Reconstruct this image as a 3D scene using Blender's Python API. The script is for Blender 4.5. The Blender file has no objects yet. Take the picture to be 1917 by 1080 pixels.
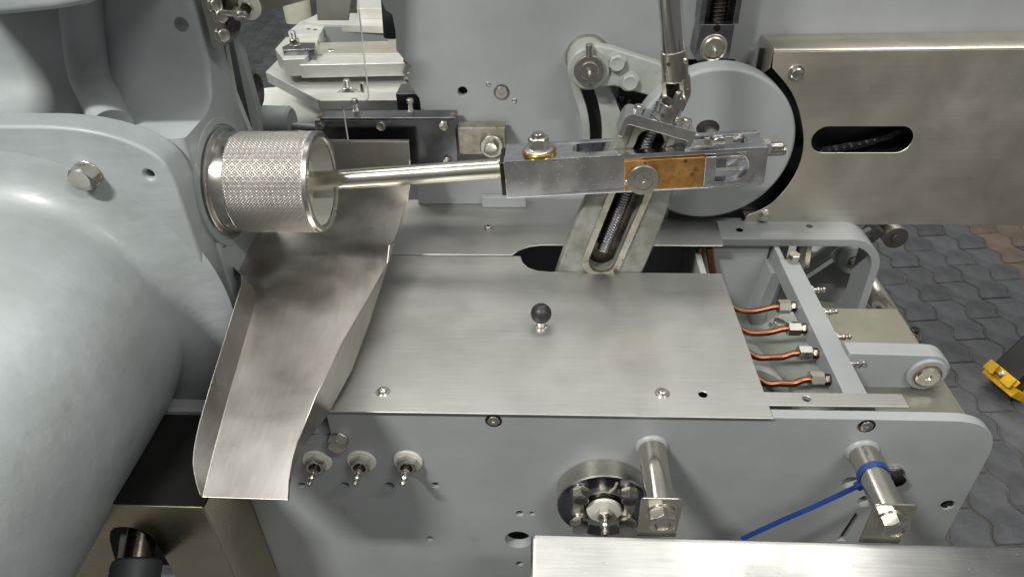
import bpy, bmesh, math, random
from mathutils import Vector, Matrix
random.seed(7)
R = math.radians
PI = math.pi
SC = bpy.context.scene
COL = SC.collection

# ------------------------------------------------------------------ camera
FPX, PITCH, YAW, ROLL = 1310.6, 0.6173, -0.06698, 0.03095
CAM = Vector((-0.003, -0.571, 1.579))
_f = Vector((math.sin(YAW)*math.cos(PITCH), math.cos(YAW)*math.cos(PITCH), -math.sin(PITCH)))
_r = Vector((math.cos(YAW), -math.sin(YAW), 0))
_d = _f.cross(_r)
CR = _r*math.cos(ROLL) + _d*math.sin(ROLL)
CD = -_r*math.sin(ROLL) + _d*math.cos(ROLL)
camd = bpy.data.cameras.new('camera')
cam = bpy.data.objects.new('camera', camd); COL.objects.link(cam)
camd.sensor_width = 36; camd.lens = FPX/1917*36
camd.clip_start = 0.02; camd.clip_end = 100
m = Matrix((CR, -CD, -_f)).transposed().to_4x4(); m.translation = CAM
cam.matrix_world = m
SC.camera = cam
camd.dof.use_dof = False

def P(u, v, **k):
    """point of the place seen at (u,v) of the photograph on the given plane"""
    d = CR*((u-958.5)/FPX) + CD*((v-540)/FPX) + _f
    (a, val), = k.items(); i = 'xyz'.index(a)
    return CAM + d*((val-CAM[i])/d[i])
def XZ(pts, y): return [(p.x, p.z) for p in (P(u, v, y=y) for u, v in pts)]
def XY(pts, z): return [(p.x, p.y) for p in (P(u, v, z=z) for u, v in pts)]

# ------------------------------------------------------------------ world and lamps
W = bpy.data.worlds.new('World'); SC.world = W; W.use_nodes = True
nt = W.node_tree; bg = nt.nodes['Background']
tc = nt.nodes.new('ShaderNodeTexCoord'); sp = nt.nodes.new('ShaderNodeSeparateXYZ')
rp = nt.nodes.new('ShaderNodeValToRGB')
nt.links.new(tc.outputs['Generated'], sp.inputs[0]); 
mr = nt.nodes.new('ShaderNodeMapRange'); mr.inputs[1].default_value = -1; mr.inputs[2].default_value = 1
nt.links.new(sp.outputs['Z'], mr.inputs[0]); nt.links.new(mr.outputs[0], rp.inputs[0])
rp.color_ramp.elements[0].position = 0.30; rp.color_ramp.elements[0].color = (.19, .19, .19, 1)
rp.color_ramp.elements[1].position = 0.90; rp.color_ramp.elements[1].color = (.72, .73, .72, 1)
e_ = rp.color_ramp.elements.new(.52); e_.color = (.27, .27, .275, 1)
e_ = rp.color_ramp.elements.new(.64); e_.color = (.48, .49, .49, 1)
nt.links.new(rp.outputs[0], bg.inputs[0]); bg.inputs[1].default_value = 0.60
def lamp(name, loc, size, power, to=None, col=(1, .98, .93)):
    l = bpy.data.lights.new(name, 'AREA'); l.shape = 'RECTANGLE'; l.size, l.size_y = size
    l.energy = power; l.color = col
    o = bpy.data.objects.new(name, l); COL.objects.link(o); o.location = loc
    if to is not None:
        o.rotation_euler = (Vector(to)-Vector(loc)).to_track_quat('-Z', 'Y').to_euler()
    return o
lamp('hall_lamp', (-1.35, -1.25, 3.3), (.55, .12), 122)
lamp('hall_lamp', (1.3, -1.3, 3.3), (1.0, .14), 46)
lamp('hall_lamp', (-2.9, 2.3, 3.6), (2.6, .7), 56)
lamp('hall_lamp', (1.5, 2.9, 3.6), (2.6, .7), 52)
lamp('hall_lamp', (0.0, .8, 3.6), (2.2, .5), 32)
SC.view_settings.view_transform = 'Standard'; SC.view_settings.look = 'None'
SC.view_settings.exposure = 0.0; SC.view_settings.gamma = 1

# ------------------------------------------------------------------ materials
def lin(c): return tuple(((x/255+.055)/1.055)**2.4 if x/255 > .04045 else x/255/12.92 for x in c)
def mat(name, rgb, rough=.5, metal=0., rgb2=None, blot=6., blotamt=.5, grain=(300, 300, 300), gamt=.0, bump=0., bscale=None,
        rvar=.0, coat=0., scratch=0., spots=0., spotscale=60., spotcol=(40, 36, 30), spotthr=.68, aniso=0., trans=0., ior=1.45, warp=0., bdist=.0006):
    m = bpy.data.materials.new(name); m.use_nodes = True; t = m.node_tree; N = t.nodes; L = t.links
    b = N['Principled BSDF']; tc = N.new('ShaderNodeTexCoord')
    b.inputs['Metallic'].default_value = metal; b.inputs['Roughness'].default_value = rough
    b.inputs['Coat Weight'].default_value = coat; b.inputs['Coat Roughness'].default_value = .18
    b.inputs['Anisotropic'].default_value = aniso
    b.inputs['Transmission Weight'].default_value = trans; b.inputs['IOR'].default_value = ior
    c1 = lin(rgb)+(1,); c2 = (lin(rgb2) if rgb2 else tuple(x*.8 for x in lin(rgb)))+(1,)
    n1 = N.new('ShaderNodeTexNoise'); n1.inputs['Scale'].default_value = blot; n1.inputs['Detail'].default_value = 5; n1.inputs['Roughness'].default_value = .6
    L.new(tc.outputs['Object'], n1.inputs['Vector'])
    if warp: n1.inputs['Distortion'].default_value = warp
    r1 = N.new('ShaderNodeMapRange'); r1.inputs[1].default_value = .35; r1.inputs[2].default_value = .68; r1.inputs[4].default_value = blotamt*2
    L.new(n1.outputs[0], r1.inputs[0])
    mx = N.new('ShaderNodeMixRGB'); mx.inputs[1].default_value = c1; mx.inputs[2].default_value = c2
    L.new(r1.outputs[0], mx.inputs[0]); out = mx.outputs[0]
    mp = N.new('ShaderNodeMapping'); mp.inputs['Scale'].default_value = grain; L.new(tc.outputs['Object'], mp.inputs[0])
    n2 = N.new('ShaderNodeTexNoise'); n2.inputs['Scale'].default_value = 1; n2.inputs['Detail'].default_value = 3; L.new(mp.outputs[0], n2.inputs['Vector'])
    if gamt:
        g = N.new('ShaderNodeMapRange'); g.inputs[1].default_value = .25; g.inputs[2].default_value = .75; g.inputs[3].default_value = 1-gamt; g.inputs[4].default_value = 1+gamt
        L.new(n2.outputs[0], g.inputs[0])
        mm = N.new('ShaderNodeVectorMath'); mm.operation = 'SCALE'; L.new(out, mm.inputs[0]); L.new(g.outputs[0], mm.inputs['Scale']); out = mm.outputs[0]
    if spots:
        n3 = N.new('ShaderNodeTexNoise'); n3.inputs['Scale'].default_value = spotscale; n3.inputs['Detail'].default_value = 4; n3.inputs['Roughness'].default_value = .7
        L.new(tc.outputs['Object'], n3.inputs['Vector'])
        r3 = N.new('ShaderNodeMapRange'); r3.inputs[1].default_value = spotthr; r3.inputs[2].default_value = spotthr+.06; r3.inputs[4].default_value = spots
        L.new(n3.outputs[0], r3.inputs[0])
        ms = N.new('ShaderNodeMixRGB'); ms.inputs[2].default_value = lin(spotcol)+(1,); L.new(out, ms.inputs[1]); L.new(r3.outputs[0], ms.inputs[0]); out = ms.outputs[0]
    L.new(out, b.inputs['Base Color'])
    if rvar:
        rr = N.new('ShaderNodeMapRange'); rr.inputs[1].default_value = .3; rr.inputs[2].default_value = .7
        rr.inputs[3].default_value = max(.03, rough-rvar); rr.inputs[4].default_value = rough+rvar
        n4 = N.new('ShaderNodeTexNoise'); n4.inputs['Scale'].default_value = blot*1.9; n4.inputs['Detail'].default_value = 6; n4.inputs['Distortion'].default_value = .4
        L.new(tc.outputs['Object'], n4.inputs['Vector'])
        L.new(n4.outputs[0], rr.inputs[0]); L.new(rr.outputs[0], b.inputs['Roughness'])
    if scratch:      # fine random scratches: long thin noise in two directions
        fac = None
        for ang_, sc_ in ((.5, (9, 420, 420)), (-.9, (7, 330, 330))):
            mq = N.new('ShaderNodeMapping'); mq.inputs['Scale'].default_value = sc_; mr_ = N.new('ShaderNodeVectorRotate'); mr_.inputs['Angle'].default_value = ang_; mr_.inputs['Axis'].default_value = (.3, .8, .6)
            L.new(tc.outputs['Object'], mr_.inputs['Vector']); L.new(mr_.outputs[0], mq.inputs[0])
            nq = N.new('ShaderNodeTexNoise'); nq.inputs['Scale'].default_value = 1; nq.inputs['Detail'].default_value = 2; L.new(mq.outputs[0], nq.inputs['Vector'])
            rq = N.new('ShaderNodeMapRange'); rq.inputs[1].default_value = .70; rq.inputs[2].default_value = .76; rq.inputs[4].default_value = scratch; L.new(nq.outputs[0], rq.inputs[0])
            if fac is None: fac = rq.outputs[0]
            else:
                ad = N.new('ShaderNodeMath'); ad.operation = 'ADD'; ad.use_clamp = True; L.new(fac, ad.inputs[0]); L.new(rq.outputs[0], ad.inputs[1]); fac = ad.outputs[0]
        rs = b.inputs['Roughness']; sm_ = N.new('ShaderNodeMath'); sm_.operation = 'ADD'; sm_.inputs[0].default_value = rough
        if rs.links: L.new(rs.links[0].from_socket, sm_.inputs[0])
        L.new(fac, sm_.inputs[1]); L.new(sm_.outputs[0], rs)
    if bump:
        bp = N.new('ShaderNodeBump'); bp.inputs['Strength'].default_value = bump; bp.inputs['Distance'].default_value = bdist
        if bscale:
            n5 = N.new('ShaderNodeTexNoise'); n5.inputs['Scale'].default_value = bscale; n5.inputs['Detail'].default_value = 2; L.new(tc.outputs['Object'], n5.inputs['Vector']); L.new(n5.outputs[0], bp.inputs['Height'])
        else: L.new(n2.outputs[0], bp.inputs['Height'])
        L.new(bp.outputs[0], b.inputs['Normal'])
    return m
M = {}
M['paint'] = mat('grey_blue_paint', (148, 151, 152), .42, rgb2=(131, 134, 135), scratch=.10, blot=4, bump=.25, bscale=90, rvar=.08, spots=.3, spotscale=17, spotthr=.66, spotcol=(118, 119, 114), bdist=.0004)
M['paint2'] = mat('brushed_on_grey_paint', (151, 157, 159), .47, rgb2=(130, 136, 135), blot=6, grain=(14, 55, 55), bump=.8, rvar=.12, coat=.08, spots=.3, spotscale=11, spotthr=.68, spotcol=(122, 124, 114), bdist=.0012)
M['paint3'] = mat('grey_green_paint_worn', (160, 163, 160), .42, rgb2=(138, 142, 134), blot=14, blotamt=.6, bump=.5, bscale=120, rvar=.1, spots=.7, spotscale=45, spotthr=.66, spotcol=(118, 116, 92), bdist=.0008)
M['cover'] = mat('brushed_stainless_cover', (203, 203, 200), .46, 1., rgb2=(188, 188, 184), scratch=.22, blot=5, grain=(14, 700, 700), gamt=.08, bump=.05, rvar=.07, spots=.3, spotscale=70, spotthr=.77, spotcol=(230, 230, 225), bdist=.0002)
M['guard'] = mat('brushed_stainless_guard', (218, 214, 203), .48, 1., rgb2=(202, 195, 180), scratch=.12, blot=5, grain=(10, 600, 600), gamt=.05, bump=.05, rvar=.08, bdist=.0002)
M['tray'] = mat('bright_stainless_tray', (172, 172, 169), .48, 1., rgb2=(150, 150, 148), scratch=.25, blot=6, grain=(18, 500, 500), gamt=.10, bump=.12, rvar=.1, spots=.25, spotscale=90, spotthr=.72, spotcol=(120, 118, 112), bdist=.0002)
M['chute'] = mat('smoky_stainless', (192, 189, 184), .34, 1., rgb2=(162, 157, 151), scratch=.12, blot=7, blotamt=.5, grain=(200, 16, 200), gamt=.07, bump=.05, rvar=.08, warp=.3, spots=.0, bdist=.0002)
M['boxsteel'] = mat('dark_reflecting_stainless', (206, 196, 172), .26, 1., rgb2=(176, 164, 140), blot=6, grain=(300, 12, 300), gamt=.05, rvar=.08)
M['chrome'] = mat('smudged_bright_steel', (238, 239, 241), .17, 1., rgb2=(204, 206, 212), scratch=.2, blot=16, blotamt=.6, grain=(60, 400, 400), gamt=.04, bump=.04, rvar=.09, warp=1., spots=.5, spotscale=55, spotthr=.72, spotcol=(90, 90, 98), bdist=.0002)
M['steel'] = mat('turned_steel', (206, 203, 196), .24, 1., rgb2=(184, 180, 173), blot=30, grain=(700, 700, 60), gamt=.05, rvar=.06)
M['rod'] = mat('polished_rod', (214, 211, 200), .20, 1., rgb2=(200, 196, 184), blot=12, grain=(20, 600, 600), gamt=.04, rvar=.05)
M['nut'] = mat('zinc_steel_hardware', (212, 209, 202), .26, 1., rgb2=(190, 186, 178), blot=60, blotamt=.4, spots=.0)
M['darksteel'] = mat('oily_dark_steel', (96, 90, 82), .26, 1., rgb2=(58, 54, 50), blot=30, blotamt=.6, grain=(300, 300, 300), gamt=.06, rvar=.12)
M['greysteel'] = mat('ground_grey_steel', (150, 150, 152), .3, 1., rgb2=(112, 112, 116), blot=20, blotamt=.5, gamt=.04, rvar=.1, spots=.6, spotscale=50, spotthr=.66, spotcol=(92, 78, 54))
M['stained'] = mat('oil_stained_steel', (190, 186, 178), .34, .9, rgb2=(160, 154, 140), blot=30, blotamt=.7, gamt=.05, rvar=.1, spots=.9, spotscale=75, spotthr=.60, spotcol=(72, 58, 34))
M['knurl'] = mat('knurled_steel', (168, 165, 160), .44, 1., rgb2=(146, 142, 136), blot=14, blotamt=.35, spots=.2, spotscale=120, spotthr=.74, spotcol=(92, 82, 66))
M['blacksteel'] = mat('reflection_darkened_steel', (150, 151, 156), .20, 1., rgb2=(96, 96, 102), blot=10, blotamt=.6, rvar=.06)  # base colour darkened to stand in for dark reflections
M['worncast'] = mat('worn_cast_paint', (142, 144, 140), .45, .25, rgb2=(108, 108, 98), blot=22, blotamt=.7, bump=.7, bscale=160, rvar=.12, spots=.7, spotscale=40, spotthr=.62, spotcol=(96, 92, 74), bdist=.0008)
M['brass'] = mat('brass', (206, 172, 92), .24, 1., rgb2=(176, 140, 70), blot=40)
M['bronze'] = mat('oily_bronze', (204, 158, 98), .26, .85, rgb2=(176, 128, 70), blot=26, blotamt=.6, rvar=.1, warp=1., spots=.6, spotscale=38, spotthr=.62, spotcol=(112, 74, 30))
M['copper'] = mat('copper_tube', (172, 116, 90), .32, 1., rgb2=(118, 78, 60), blot=14, blotamt=.4, rvar=.04)
M['white'] = mat('white_plastic', (205, 205, 198), .45, rgb2=(190, 188, 176), blot=40)
M['cream'] = mat('cream_core', (206, 204, 188), .5, rgb2=(190, 186, 168), blot=20)
M['black'] = mat('black_plastic', (32, 31, 31), .42, rgb2=(42, 41, 40), blot=60, bump=.2, bscale=600)
M['rubber'] = mat('dark_rubber', (50, 54, 55), .55, rgb2=(40, 44, 45), blot=30, bump=.2, bscale=300)
M['deepblack'] = mat('painted_shade_black', (20, 20, 20), .75, rgb2=(14, 14, 14), blot=12)  # near-black colour stands in for deep shade and dark reflection
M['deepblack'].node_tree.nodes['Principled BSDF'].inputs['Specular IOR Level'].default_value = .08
M['mirror'] = mat('hard_chrome_shaft', (214, 213, 208), .07, 1., rgb2=(200, 199, 194), blot=12)
M['edge'] = mat('painted_acrylic_edge_glow', (214, 218, 214), .3, rgb2=(200, 205, 200), coat=.5)  # pale colour stands in for light glowing in the sheet edge
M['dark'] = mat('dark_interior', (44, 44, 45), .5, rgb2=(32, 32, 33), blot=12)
M['matteblack'] = mat('black_enamel', (34, 35, 37), .33, rgb2=(26, 27, 28), blot=12)
M['yellow'] = mat('yellow_plastic', (226, 178, 24), .4, rgb2=(200, 150, 18), blot=40)
M['blue'] = mat('blue_nylon', (34, 58, 118), .45, rgb2=(28, 48, 100), blot=40)
M['alu'] = mat('milled_aluminium', (216, 215, 211), .38, .45, rgb2=(200, 198, 192), blot=14, grain=(20, 300, 300), gamt=.05, bump=.06, rvar=.08)
M['paper'] = mat('white_panel', (214, 214, 210), .6, rgb2=(204, 204, 200), blot=8)
M['olive'] = mat('stainless_base_tray', (160, 159, 150), .45, .9, rgb2=(142, 141, 132), blot=8, rvar=.08, spots=.3, spotscale=60)
M['mark'] = mat('chalk_mark', (150, 146, 136), .7)
M['rust'] = mat('rust_stain', (124, 104, 84), .7, rgb2=(80, 52, 30), blot=60)
M['paver'] = mat('grey_concrete_paver', (90, 91, 94), .8, rgb2=(70, 71, 74), blot=9, blotamt=.6, grain=(260, 260, 260), gamt=.14, bump=.5, rvar=.05, spots=.35, spotscale=55, spotthr=.73, spotcol=(130, 128, 120), bdist=.001)
M['paverb'] = mat('brown_concrete_paver', (112, 98, 86), .8, rgb2=(92, 80, 70), blot=9, blotamt=.6, grain=(260, 260, 260), gamt=.14, bump=.5, spots=.3, spotscale=55, spotthr=.73, bdist=.001)
M['sand'] = mat('joint_sand', (98, 96, 90), .95, rgb2=(66, 65, 61), blot=14, grain=(400, 400, 400), gamt=.2)
# colour differs a little from paver to paver
for k in ('paver', 'paverb'):
    t = M[k].node_tree; b = t.nodes['Principled BSDF']; src = b.inputs['Base Color'].links[0].from_socket
    oi = t.nodes.new('ShaderNodeObjectInfo'); r = t.nodes.new('ShaderNodeMapRange'); r.inputs[3].default_value = .82; r.inputs[4].default_value = 1.16
    s = t.nodes.new('ShaderNodeVectorMath'); s.operation = 'SCALE'
    t.links.new(oi.outputs['Random'], r.inputs[0]); t.links.new(r.outputs[0], s.inputs['Scale']); t.links.new(src, s.inputs[0]); t.links.new(s.outputs[0], b.inputs['Base Color'])
# clear acrylic
ac = bpy.data.materials.new('clear_acrylic'); ac.use_nodes = True; t = ac.node_tree; t.nodes.remove(t.nodes['Principled BSDF'])
tr = t.nodes.new('ShaderNodeBsdfTransparent'); tr.inputs[0].default_value = (.97, .985, .975, 1); gl = t.nodes.new('ShaderNodeBsdfGlossy'); gl.inputs['Roughness'].default_value = .03
fr_ = t.nodes.new('ShaderNodeFresnel'); fr_.inputs[0].default_value = 1.35; mx_ = t.nodes.new('ShaderNodeMixShader')
t.links.new(fr_.outputs[0], mx_.inputs[0]); t.links.new(tr.outputs[0], mx_.inputs[1]); t.links.new(gl.outputs[0], mx_.inputs[2]); t.links.new(mx_.outputs[0], t.nodes['Material Output'].inputs[0])
M['acrylic'] = ac

# ------------------------------------------------------------------ object helpers
WM = {}
def finish(me, ang=38):
    bm = bmesh.new(); bm.from_mesh(me)
    bmesh.ops.remove_doubles(bm, verts=bm.verts, dist=1e-6)
    bmesh.ops.recalc_face_normals(bm, faces=bm.faces)
    a = R(ang)
    for e in bm.edges:
        e.smooth = not (len(e.link_faces) == 2 and e.calc_face_angle(0) > a)
    for f in bm.faces: f.smooth = True
    bm.to_mesh(me); bm.free()
def setparent(o, parent, wm):
    WM[o] = wm
    if parent is not None:
        o.parent = parent; o.matrix_basis = WM[parent].inverted() @ wm
    else: o.matrix_basis = wm
def tag(o, label, cat, group=None, kind=None):
    if label: o['label'] = label
    if cat: o['category'] = cat
    if group: o['group'] = group
    if kind: o['kind'] = kind
    return o
def thing(name, loc, label, cat, group=None):
    o = bpy.data.objects.new(name, None); COL.objects.link(o); o.empty_display_size = .03
    setparent(o, None, Matrix.Translation(Vector(loc))); return tag(o, label, cat, group)
def tomesh(bm, name):
    me = bpy.data.meshes.new(name); bm.to_mesh(me); bm.free(); return me
def add(name, me, m, parent=None, bev=0., seg=2, label=None, cat=None, group=None, kind=None, ang=38, fin=True, wn=True):
    """link a mesh given in world coordinates as an object with its origin at its own centre"""
    if isinstance(me, bmesh.types.BMesh): me = tomesh(me, name)
    me.name = name
    if fin: finish(me, ang if not bev else 180)
    co = [v.co for v in me.vertices]
    lo = Vector([min(c[i] for c in co) for i in range(3)]); hi = Vector([max(c[i] for c in co) for i in range(3)])
    c = (lo+hi)/2
    if parent is None: c.z = lo.z
    me.transform(Matrix.Translation(-c))
    o = bpy.data.objects.new(name, me); COL.objects.link(o)
    me.materials.clear(); me.materials.append(M[m] if isinstance(m, str) else m)
    setparent(o, parent, Matrix.Translation(c))
    if bev:
        b = o.modifiers.new('bevel', 'BEVEL'); b.width = bev; b.segments = seg; b.limit_method = 'ANGLE'; b.angle_limit = R(32); b.harden_normals = True
    elif wn and len(me.polygons) < 4000 and not kind:
        w = o.modifiers.new('weighted_normals', 'WEIGHTED_NORMAL'); w.keep_sharp = True; w.weight = 80
    return tag(o, label, cat, group, kind)
def frame(pos, n, spin=0.):
    n = Vector(n).normalized(); q = n.to_track_quat('Z', 'Y')
    return Matrix.Translation(Vector(pos)) @ q.to_matrix().to_4x4() @ Matrix.Rotation(spin, 4, 'Z')
def put(name, me, m, parent, pos, n, spin=0., label=None, wm=None):
    """link shared mesh data (axis +Z, base at origin) standing on pos along n"""
    o = bpy.data.objects.new(name, me); COL.objects.link(o)
    if not me.materials: me.materials.append(M[m])
    setparent(o, parent, wm if wm is not None else frame(pos, n, spin))
    if label: o['label'] = label
    return o

def box(x0, x1, y0, y1, z0, z1):
    bm = bmesh.new(); bmesh.ops.create_cube(bm, size=1)
    for v in bm.verts: v.co = Vector(((x0+x1)/2+v.co.x*(x1-x0), (y0+y1)/2+v.co.y*(y1-y0), (z0+z1)/2+v.co.z*(z1-z0)))
    return bm
def xf(bm, mtx): bmesh.ops.transform(bm, matrix=mtx, verts=bm.verts); return bm
def join(*bms):
    out = bmesh.new()
    for b in bms:
        me = bpy.data.meshes.new('t'); b.to_mesh(me); b.free(); out.from_mesh(me); bpy.data.meshes.remove(me)
    return out
def lathe(prof, n=48, mtx=None, cap=True):
    """profile [(r, z)] round +Z"""
    bm = bmesh.new(); rings = []
    for r, z in prof:
        if r < 1e-7: rings.append([bm.verts.new((0, 0, z))])
        else: rings.append([bm.verts.new((r*math.cos(2*PI*i/n), r*math.sin(2*PI*i/n), z)) for i in range(n)])
    for a, b in zip(rings, rings[1:]):
        if len(a) == 1 and len(b) == 1: continue
        for i in range(n):
            j = (i+1) % n
            if len(a) == 1: bm.faces.new((a[0], b[j], b[i]))
            elif len(b) == 1: bm.faces.new((a[i], a[j], b[0]))
            else: bm.faces.new((a[i], a[j], b[j], b[i]))
    if cap:
        for rg in (rings[0], rings[-1]):
            if len(rg) > 1: bm.faces.new(rg)
    if mtx: xf(bm, mtx)
    return bm
def cyl(p0, p1, r, r2=None, n=40, ch=.0006):
    p0 = Vector(p0); p1 = Vector(p1); L = (p1-p0).length; r2 = r if r2 is None else r2
    ch = min(ch, L/4, r/3)
    return lathe([(r-ch, 0), (r, ch), (r2, L-ch), (r2-ch, L)], n, frame(p0, p1-p0))
def fillet(pts, rad, n=6):
    """round the corners of a closed 2D polygon; rad is a number or one per corner"""
    out = []; k = len(pts)
    for i, p in enumerate(pts):
        p = Vector(p); a = Vector(pts[i-1]); b = Vector(pts[(i+1) % k]); r = rad[i] if isinstance(rad, (list, tuple)) else rad
        if r <= 0: out.append(tuple(p)); continue
        u = (a-p); v = (b-p); lu, lv = u.length, v.length; u.normalize(); v.normalize()
        an = u.angle(v); t = min(r/math.tan(an/2), lu*.48, lv*.48)
        s = p+u*t; e = p+v*t
        for q in range(n+1):
            w = q/n; out.append(tuple(s*(1-w)**2 + p*2*w*(1-w) + e*w*w))
    return out
def smooth2(pts, it=2, closed=True):
    for _ in range(it):
        o = []; k = len(pts)
        rng = range(k) if closed else range(k-1)
        if not closed: o.append(pts[0])
        for i in rng:
            a = pts[i]; b = pts[(i+1) % k]
            o.append(tuple(a[j]*.75+b[j]*.25 for j in range(len(a)))); o.append(tuple(a[j]*.25+b[j]*.75 for j in range(len(a))))
        if not closed: o.append(pts[-1])
        pts = o
    return pts
def circ(c, r, n=24, ry=None, rot=0):
    ry = r if ry is None else ry
    return [(c[0]+math.cos(rot)*r*math.cos(2*PI*i/n)-math.sin(rot)*ry*math.sin(2*PI*i/n), c[1]+math.sin(rot)*r*math.cos(2*PI*i/n)+math.cos(rot)*ry*math.sin(2*PI*i/n)) for i in range(n)]
def slotpoly(a, b, r, n=10):
    a = Vector(a); b = Vector(b); d = (b-a).normalized(); an = math.atan2(d.y, d.x); o = []
    for i in range(n+1):
        t = an+PI/2+PI*i/n; o.append((a.x+r*math.cos(t), a.y+r*math.sin(t)))
    for i in range(n+1):
        t = an-PI/2+PI*i/n; o.append((b.x+r*math.cos(t), b.y+r*math.sin(t)))
    return o
def plate(outer, holes, plane, a, b, bev=.0006, seg=2, mtx=None):
    """flat plate with holes. plane 'XZ' between y=a and y=b, 'XY' between z=a and z=b, 'YZ' between x=a and x=b"""
    cu = bpy.data.curves.new('c', 'CURVE'); cu.dimensions = '2D'; cu.fill_mode = 'BOTH'
    th = abs(b-a); bev = min(bev, th*.45)
    cu.extrude = th/2-bev; cu.bevel_depth = bev; cu.bevel_resolution = seg-1; cu.offset = -bev
    for pl in [outer]+list(holes):
        s = cu.splines.new('POLY'); s.points.add(len(pl)-1)
        for p, q in zip(s.points, pl): p.co = (q[0], q[1], 0, 1)
        s.use_cyclic_u = True
    ob = bpy.data.objects.new('c', cu); COL.objects.link(ob)
    dg = bpy.context.evaluated_depsgraph_get(); me = bpy.data.meshes.new_from_object(ob.evaluated_get(dg))
    bpy.data.objects.remove(ob); bpy.data.curves.remove(cu)
    mid = (a+b)/2
    if plane == 'XZ': T = Matrix(((1, 0, 0, 0), (0, 0, -1, mid), (0, 1, 0, 0), (0, 0, 0, 1)))
    elif plane == 'YZ': T = Matrix(((0, 0, 1, mid), (1, 0, 0, 0), (0, 1, 0, 0), (0, 0, 0, 1)))
    else: T = Matrix.Translation((0, 0, mid))
    if mtx is not None: T = mtx @ T
    me.transform(T); me.materials.clear()
    bm = bmesh.new(); bm.from_mesh(me); bpy.data.meshes.remove(me)
    return bm
def catmull(pts, n=8):
    pts = [Vector(p) for p in pts]; q = [pts[0]*2-pts[1]]+pts+[pts[-1]*2-pts[-2]]; o = []
    for i in range(1, len(q)-2):
        for k in range(n):
            t = k/n; a, b, c, d = q[i-1:i+3]
            o.append(.5*((2*b)+(c-a)*t+(2*a-5*b+4*c-d)*t*t+(3*b-a-3*c+d)*t**3))
    o.append(q[-2]); return o
def tube(pts, r, n=14, sm=True, cap=True):
    pts = catmull(pts) if sm else [Vector(p) for p in pts]
    bm = bmesh.new(); rings = []; up = None
    for i, p in enumerate(pts):
        d = (pts[min(i+1, len(pts)-1)]-pts[max(i-1, 0)]).normalized()
        if up is None: up = d.orthogonal().normalized()
        up = (up-d*up.dot(d)).normalized(); s = d.cross(up)
        rr = r[i] if isinstance(r, list) else r
        rings.append([bm.verts.new(p+(up*math.cos(2*PI*k/n)+s*math.sin(2*PI*k/n))*rr) for k in range(n)])
    for a, b in zip(rings, rings[1:]):
        for k in range(n): bm.faces.new((a[k], a[(k+1) % n], b[(k+1) % n], b[k]))
    if cap: bm.faces.new(rings[0]); bm.faces.new(rings[-1])
    return bm
def extrude_poly(pts, vec):
    """solid from a planar 3D polygon pushed along vec"""
    bm = bmesh.new(); vec = Vector(vec)
    a = [bm.verts.new(p) for p in pts]; b = [bm.verts.new(Vector(p)+vec) for p in pts]
    bm.faces.new(a); bm.faces.new(b)
    for i in range(len(a)): bm.faces.new((a[i], a[(i+1) % len(a)], b[(i+1) % len(a)], b[i]))
    return bm
def slab(pix, z, th): return extrude_poly([P(u, v, z=z) for u, v in pix], (0, 0, -th))
def screwthread(r, L, pitch, depth, n=28, per=6, mtx=None):
    bm = bmesh.new(); rows = int(L/pitch*per); rg = []
    for i in range(rows+1):
        z = L*i/rows; ring = []
        for k in range(n):
            t = (z/pitch - k/n) % 1.0; h = 1-abs(2*t-1); h = min(1, max(0, h*1.5-.2))
            rr = r-depth+depth*h; ring.append(bm.verts.new((rr*math.cos(2*PI*k/n), rr*math.sin(2*PI*k/n), z)))
        rg.append(ring)
    for a, b in zip(rg, rg[1:]):
        for k in range(n): bm.faces.new((a[k], a[(k+1) % n], b[(k+1) % n], b[k]))
    bm.faces.new(rg[0]); bm.faces.new(rg[-1])
    if mtx: xf(bm, mtx)
    return bm

# ------------------------------------------------------------------ hardware (shared meshes, axis +Z, metres)
_hw = {}
def cached(key, fn):
    if key not in _hw:
        me = tomesh(fn(), key[0]); finish(me, 30); _hw[key] = me
    return _hw[key]
def hexbm(af, h, hole=0., dome=.0, two=False):
    bm = bmesh.new(); R6 = af/math.sqrt(3); rings = []
    def ring(rad_c, rad_m, zc, zm):
        o = []
        for i in range(12):
            t = 2*PI*i/12; c = i % 2 == 0; r = rad_c if c else rad_m
            o.append(bm.verts.new((r*math.cos(t), r*math.sin(t), zc if c else zm)))
        rings.append(o)
    c = af*.075
    if two: ring(af*.47, af*.47, 0, 0); ring(R6, af/2, c, c*.15)
    else: ring(R6, af/2, 0, 0)
    ring(R6, af/2, h-c, h-c*.15); ring(af*.47, af*.47, h, h)
    if hole:
        ring(hole, hole, h, h); ring(hole, hole, h*.6, h*.6)
    elif dome: ring(af*.33, af*.33, h-dome, h-dome)
    for a, b in zip(rings, rings[1:]):
        for i in range(12): bm.faces.new((a[i], a[(i+1) % 12], b[(i+1) % 12], b[i]))
    bm.faces.new(rings[0]); bm.faces.new(rings[-1]); return bm
def washer_me(r, h, hole=0.): return cached(('washer', r, h, hole), lambda: lathe([(hole, 0), (r-.0004, 0), (r, .0004), (r, h-.0004), (r-.0004, h), (hole, h)] if not hole else [(hole, 0), (r, 0), (r, h-.0004), (r-.0004, h), (hole, h), (hole, 0)], 32, cap=not hole))
def bolt(parent, pos, n, af=.013, h=.006, wr=None, wh=.0018, spin=None, m='nut', name='bolt', wm='nut', dome=.0006):
    pos = Vector(pos); n = Vector(n).normalized()
    spin = random.random()*1.0 if spin is None else spin
    off = wh if wr else 0
    o = put(name, cached(('bolt', af, h, dome, m), lambda: hexbm(af, h, dome=dome)), m, parent, pos+n*off, n, spin)
    if wr: put('washer', washer_me(wr, wh), wm, o, pos, n)
    return o
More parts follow.
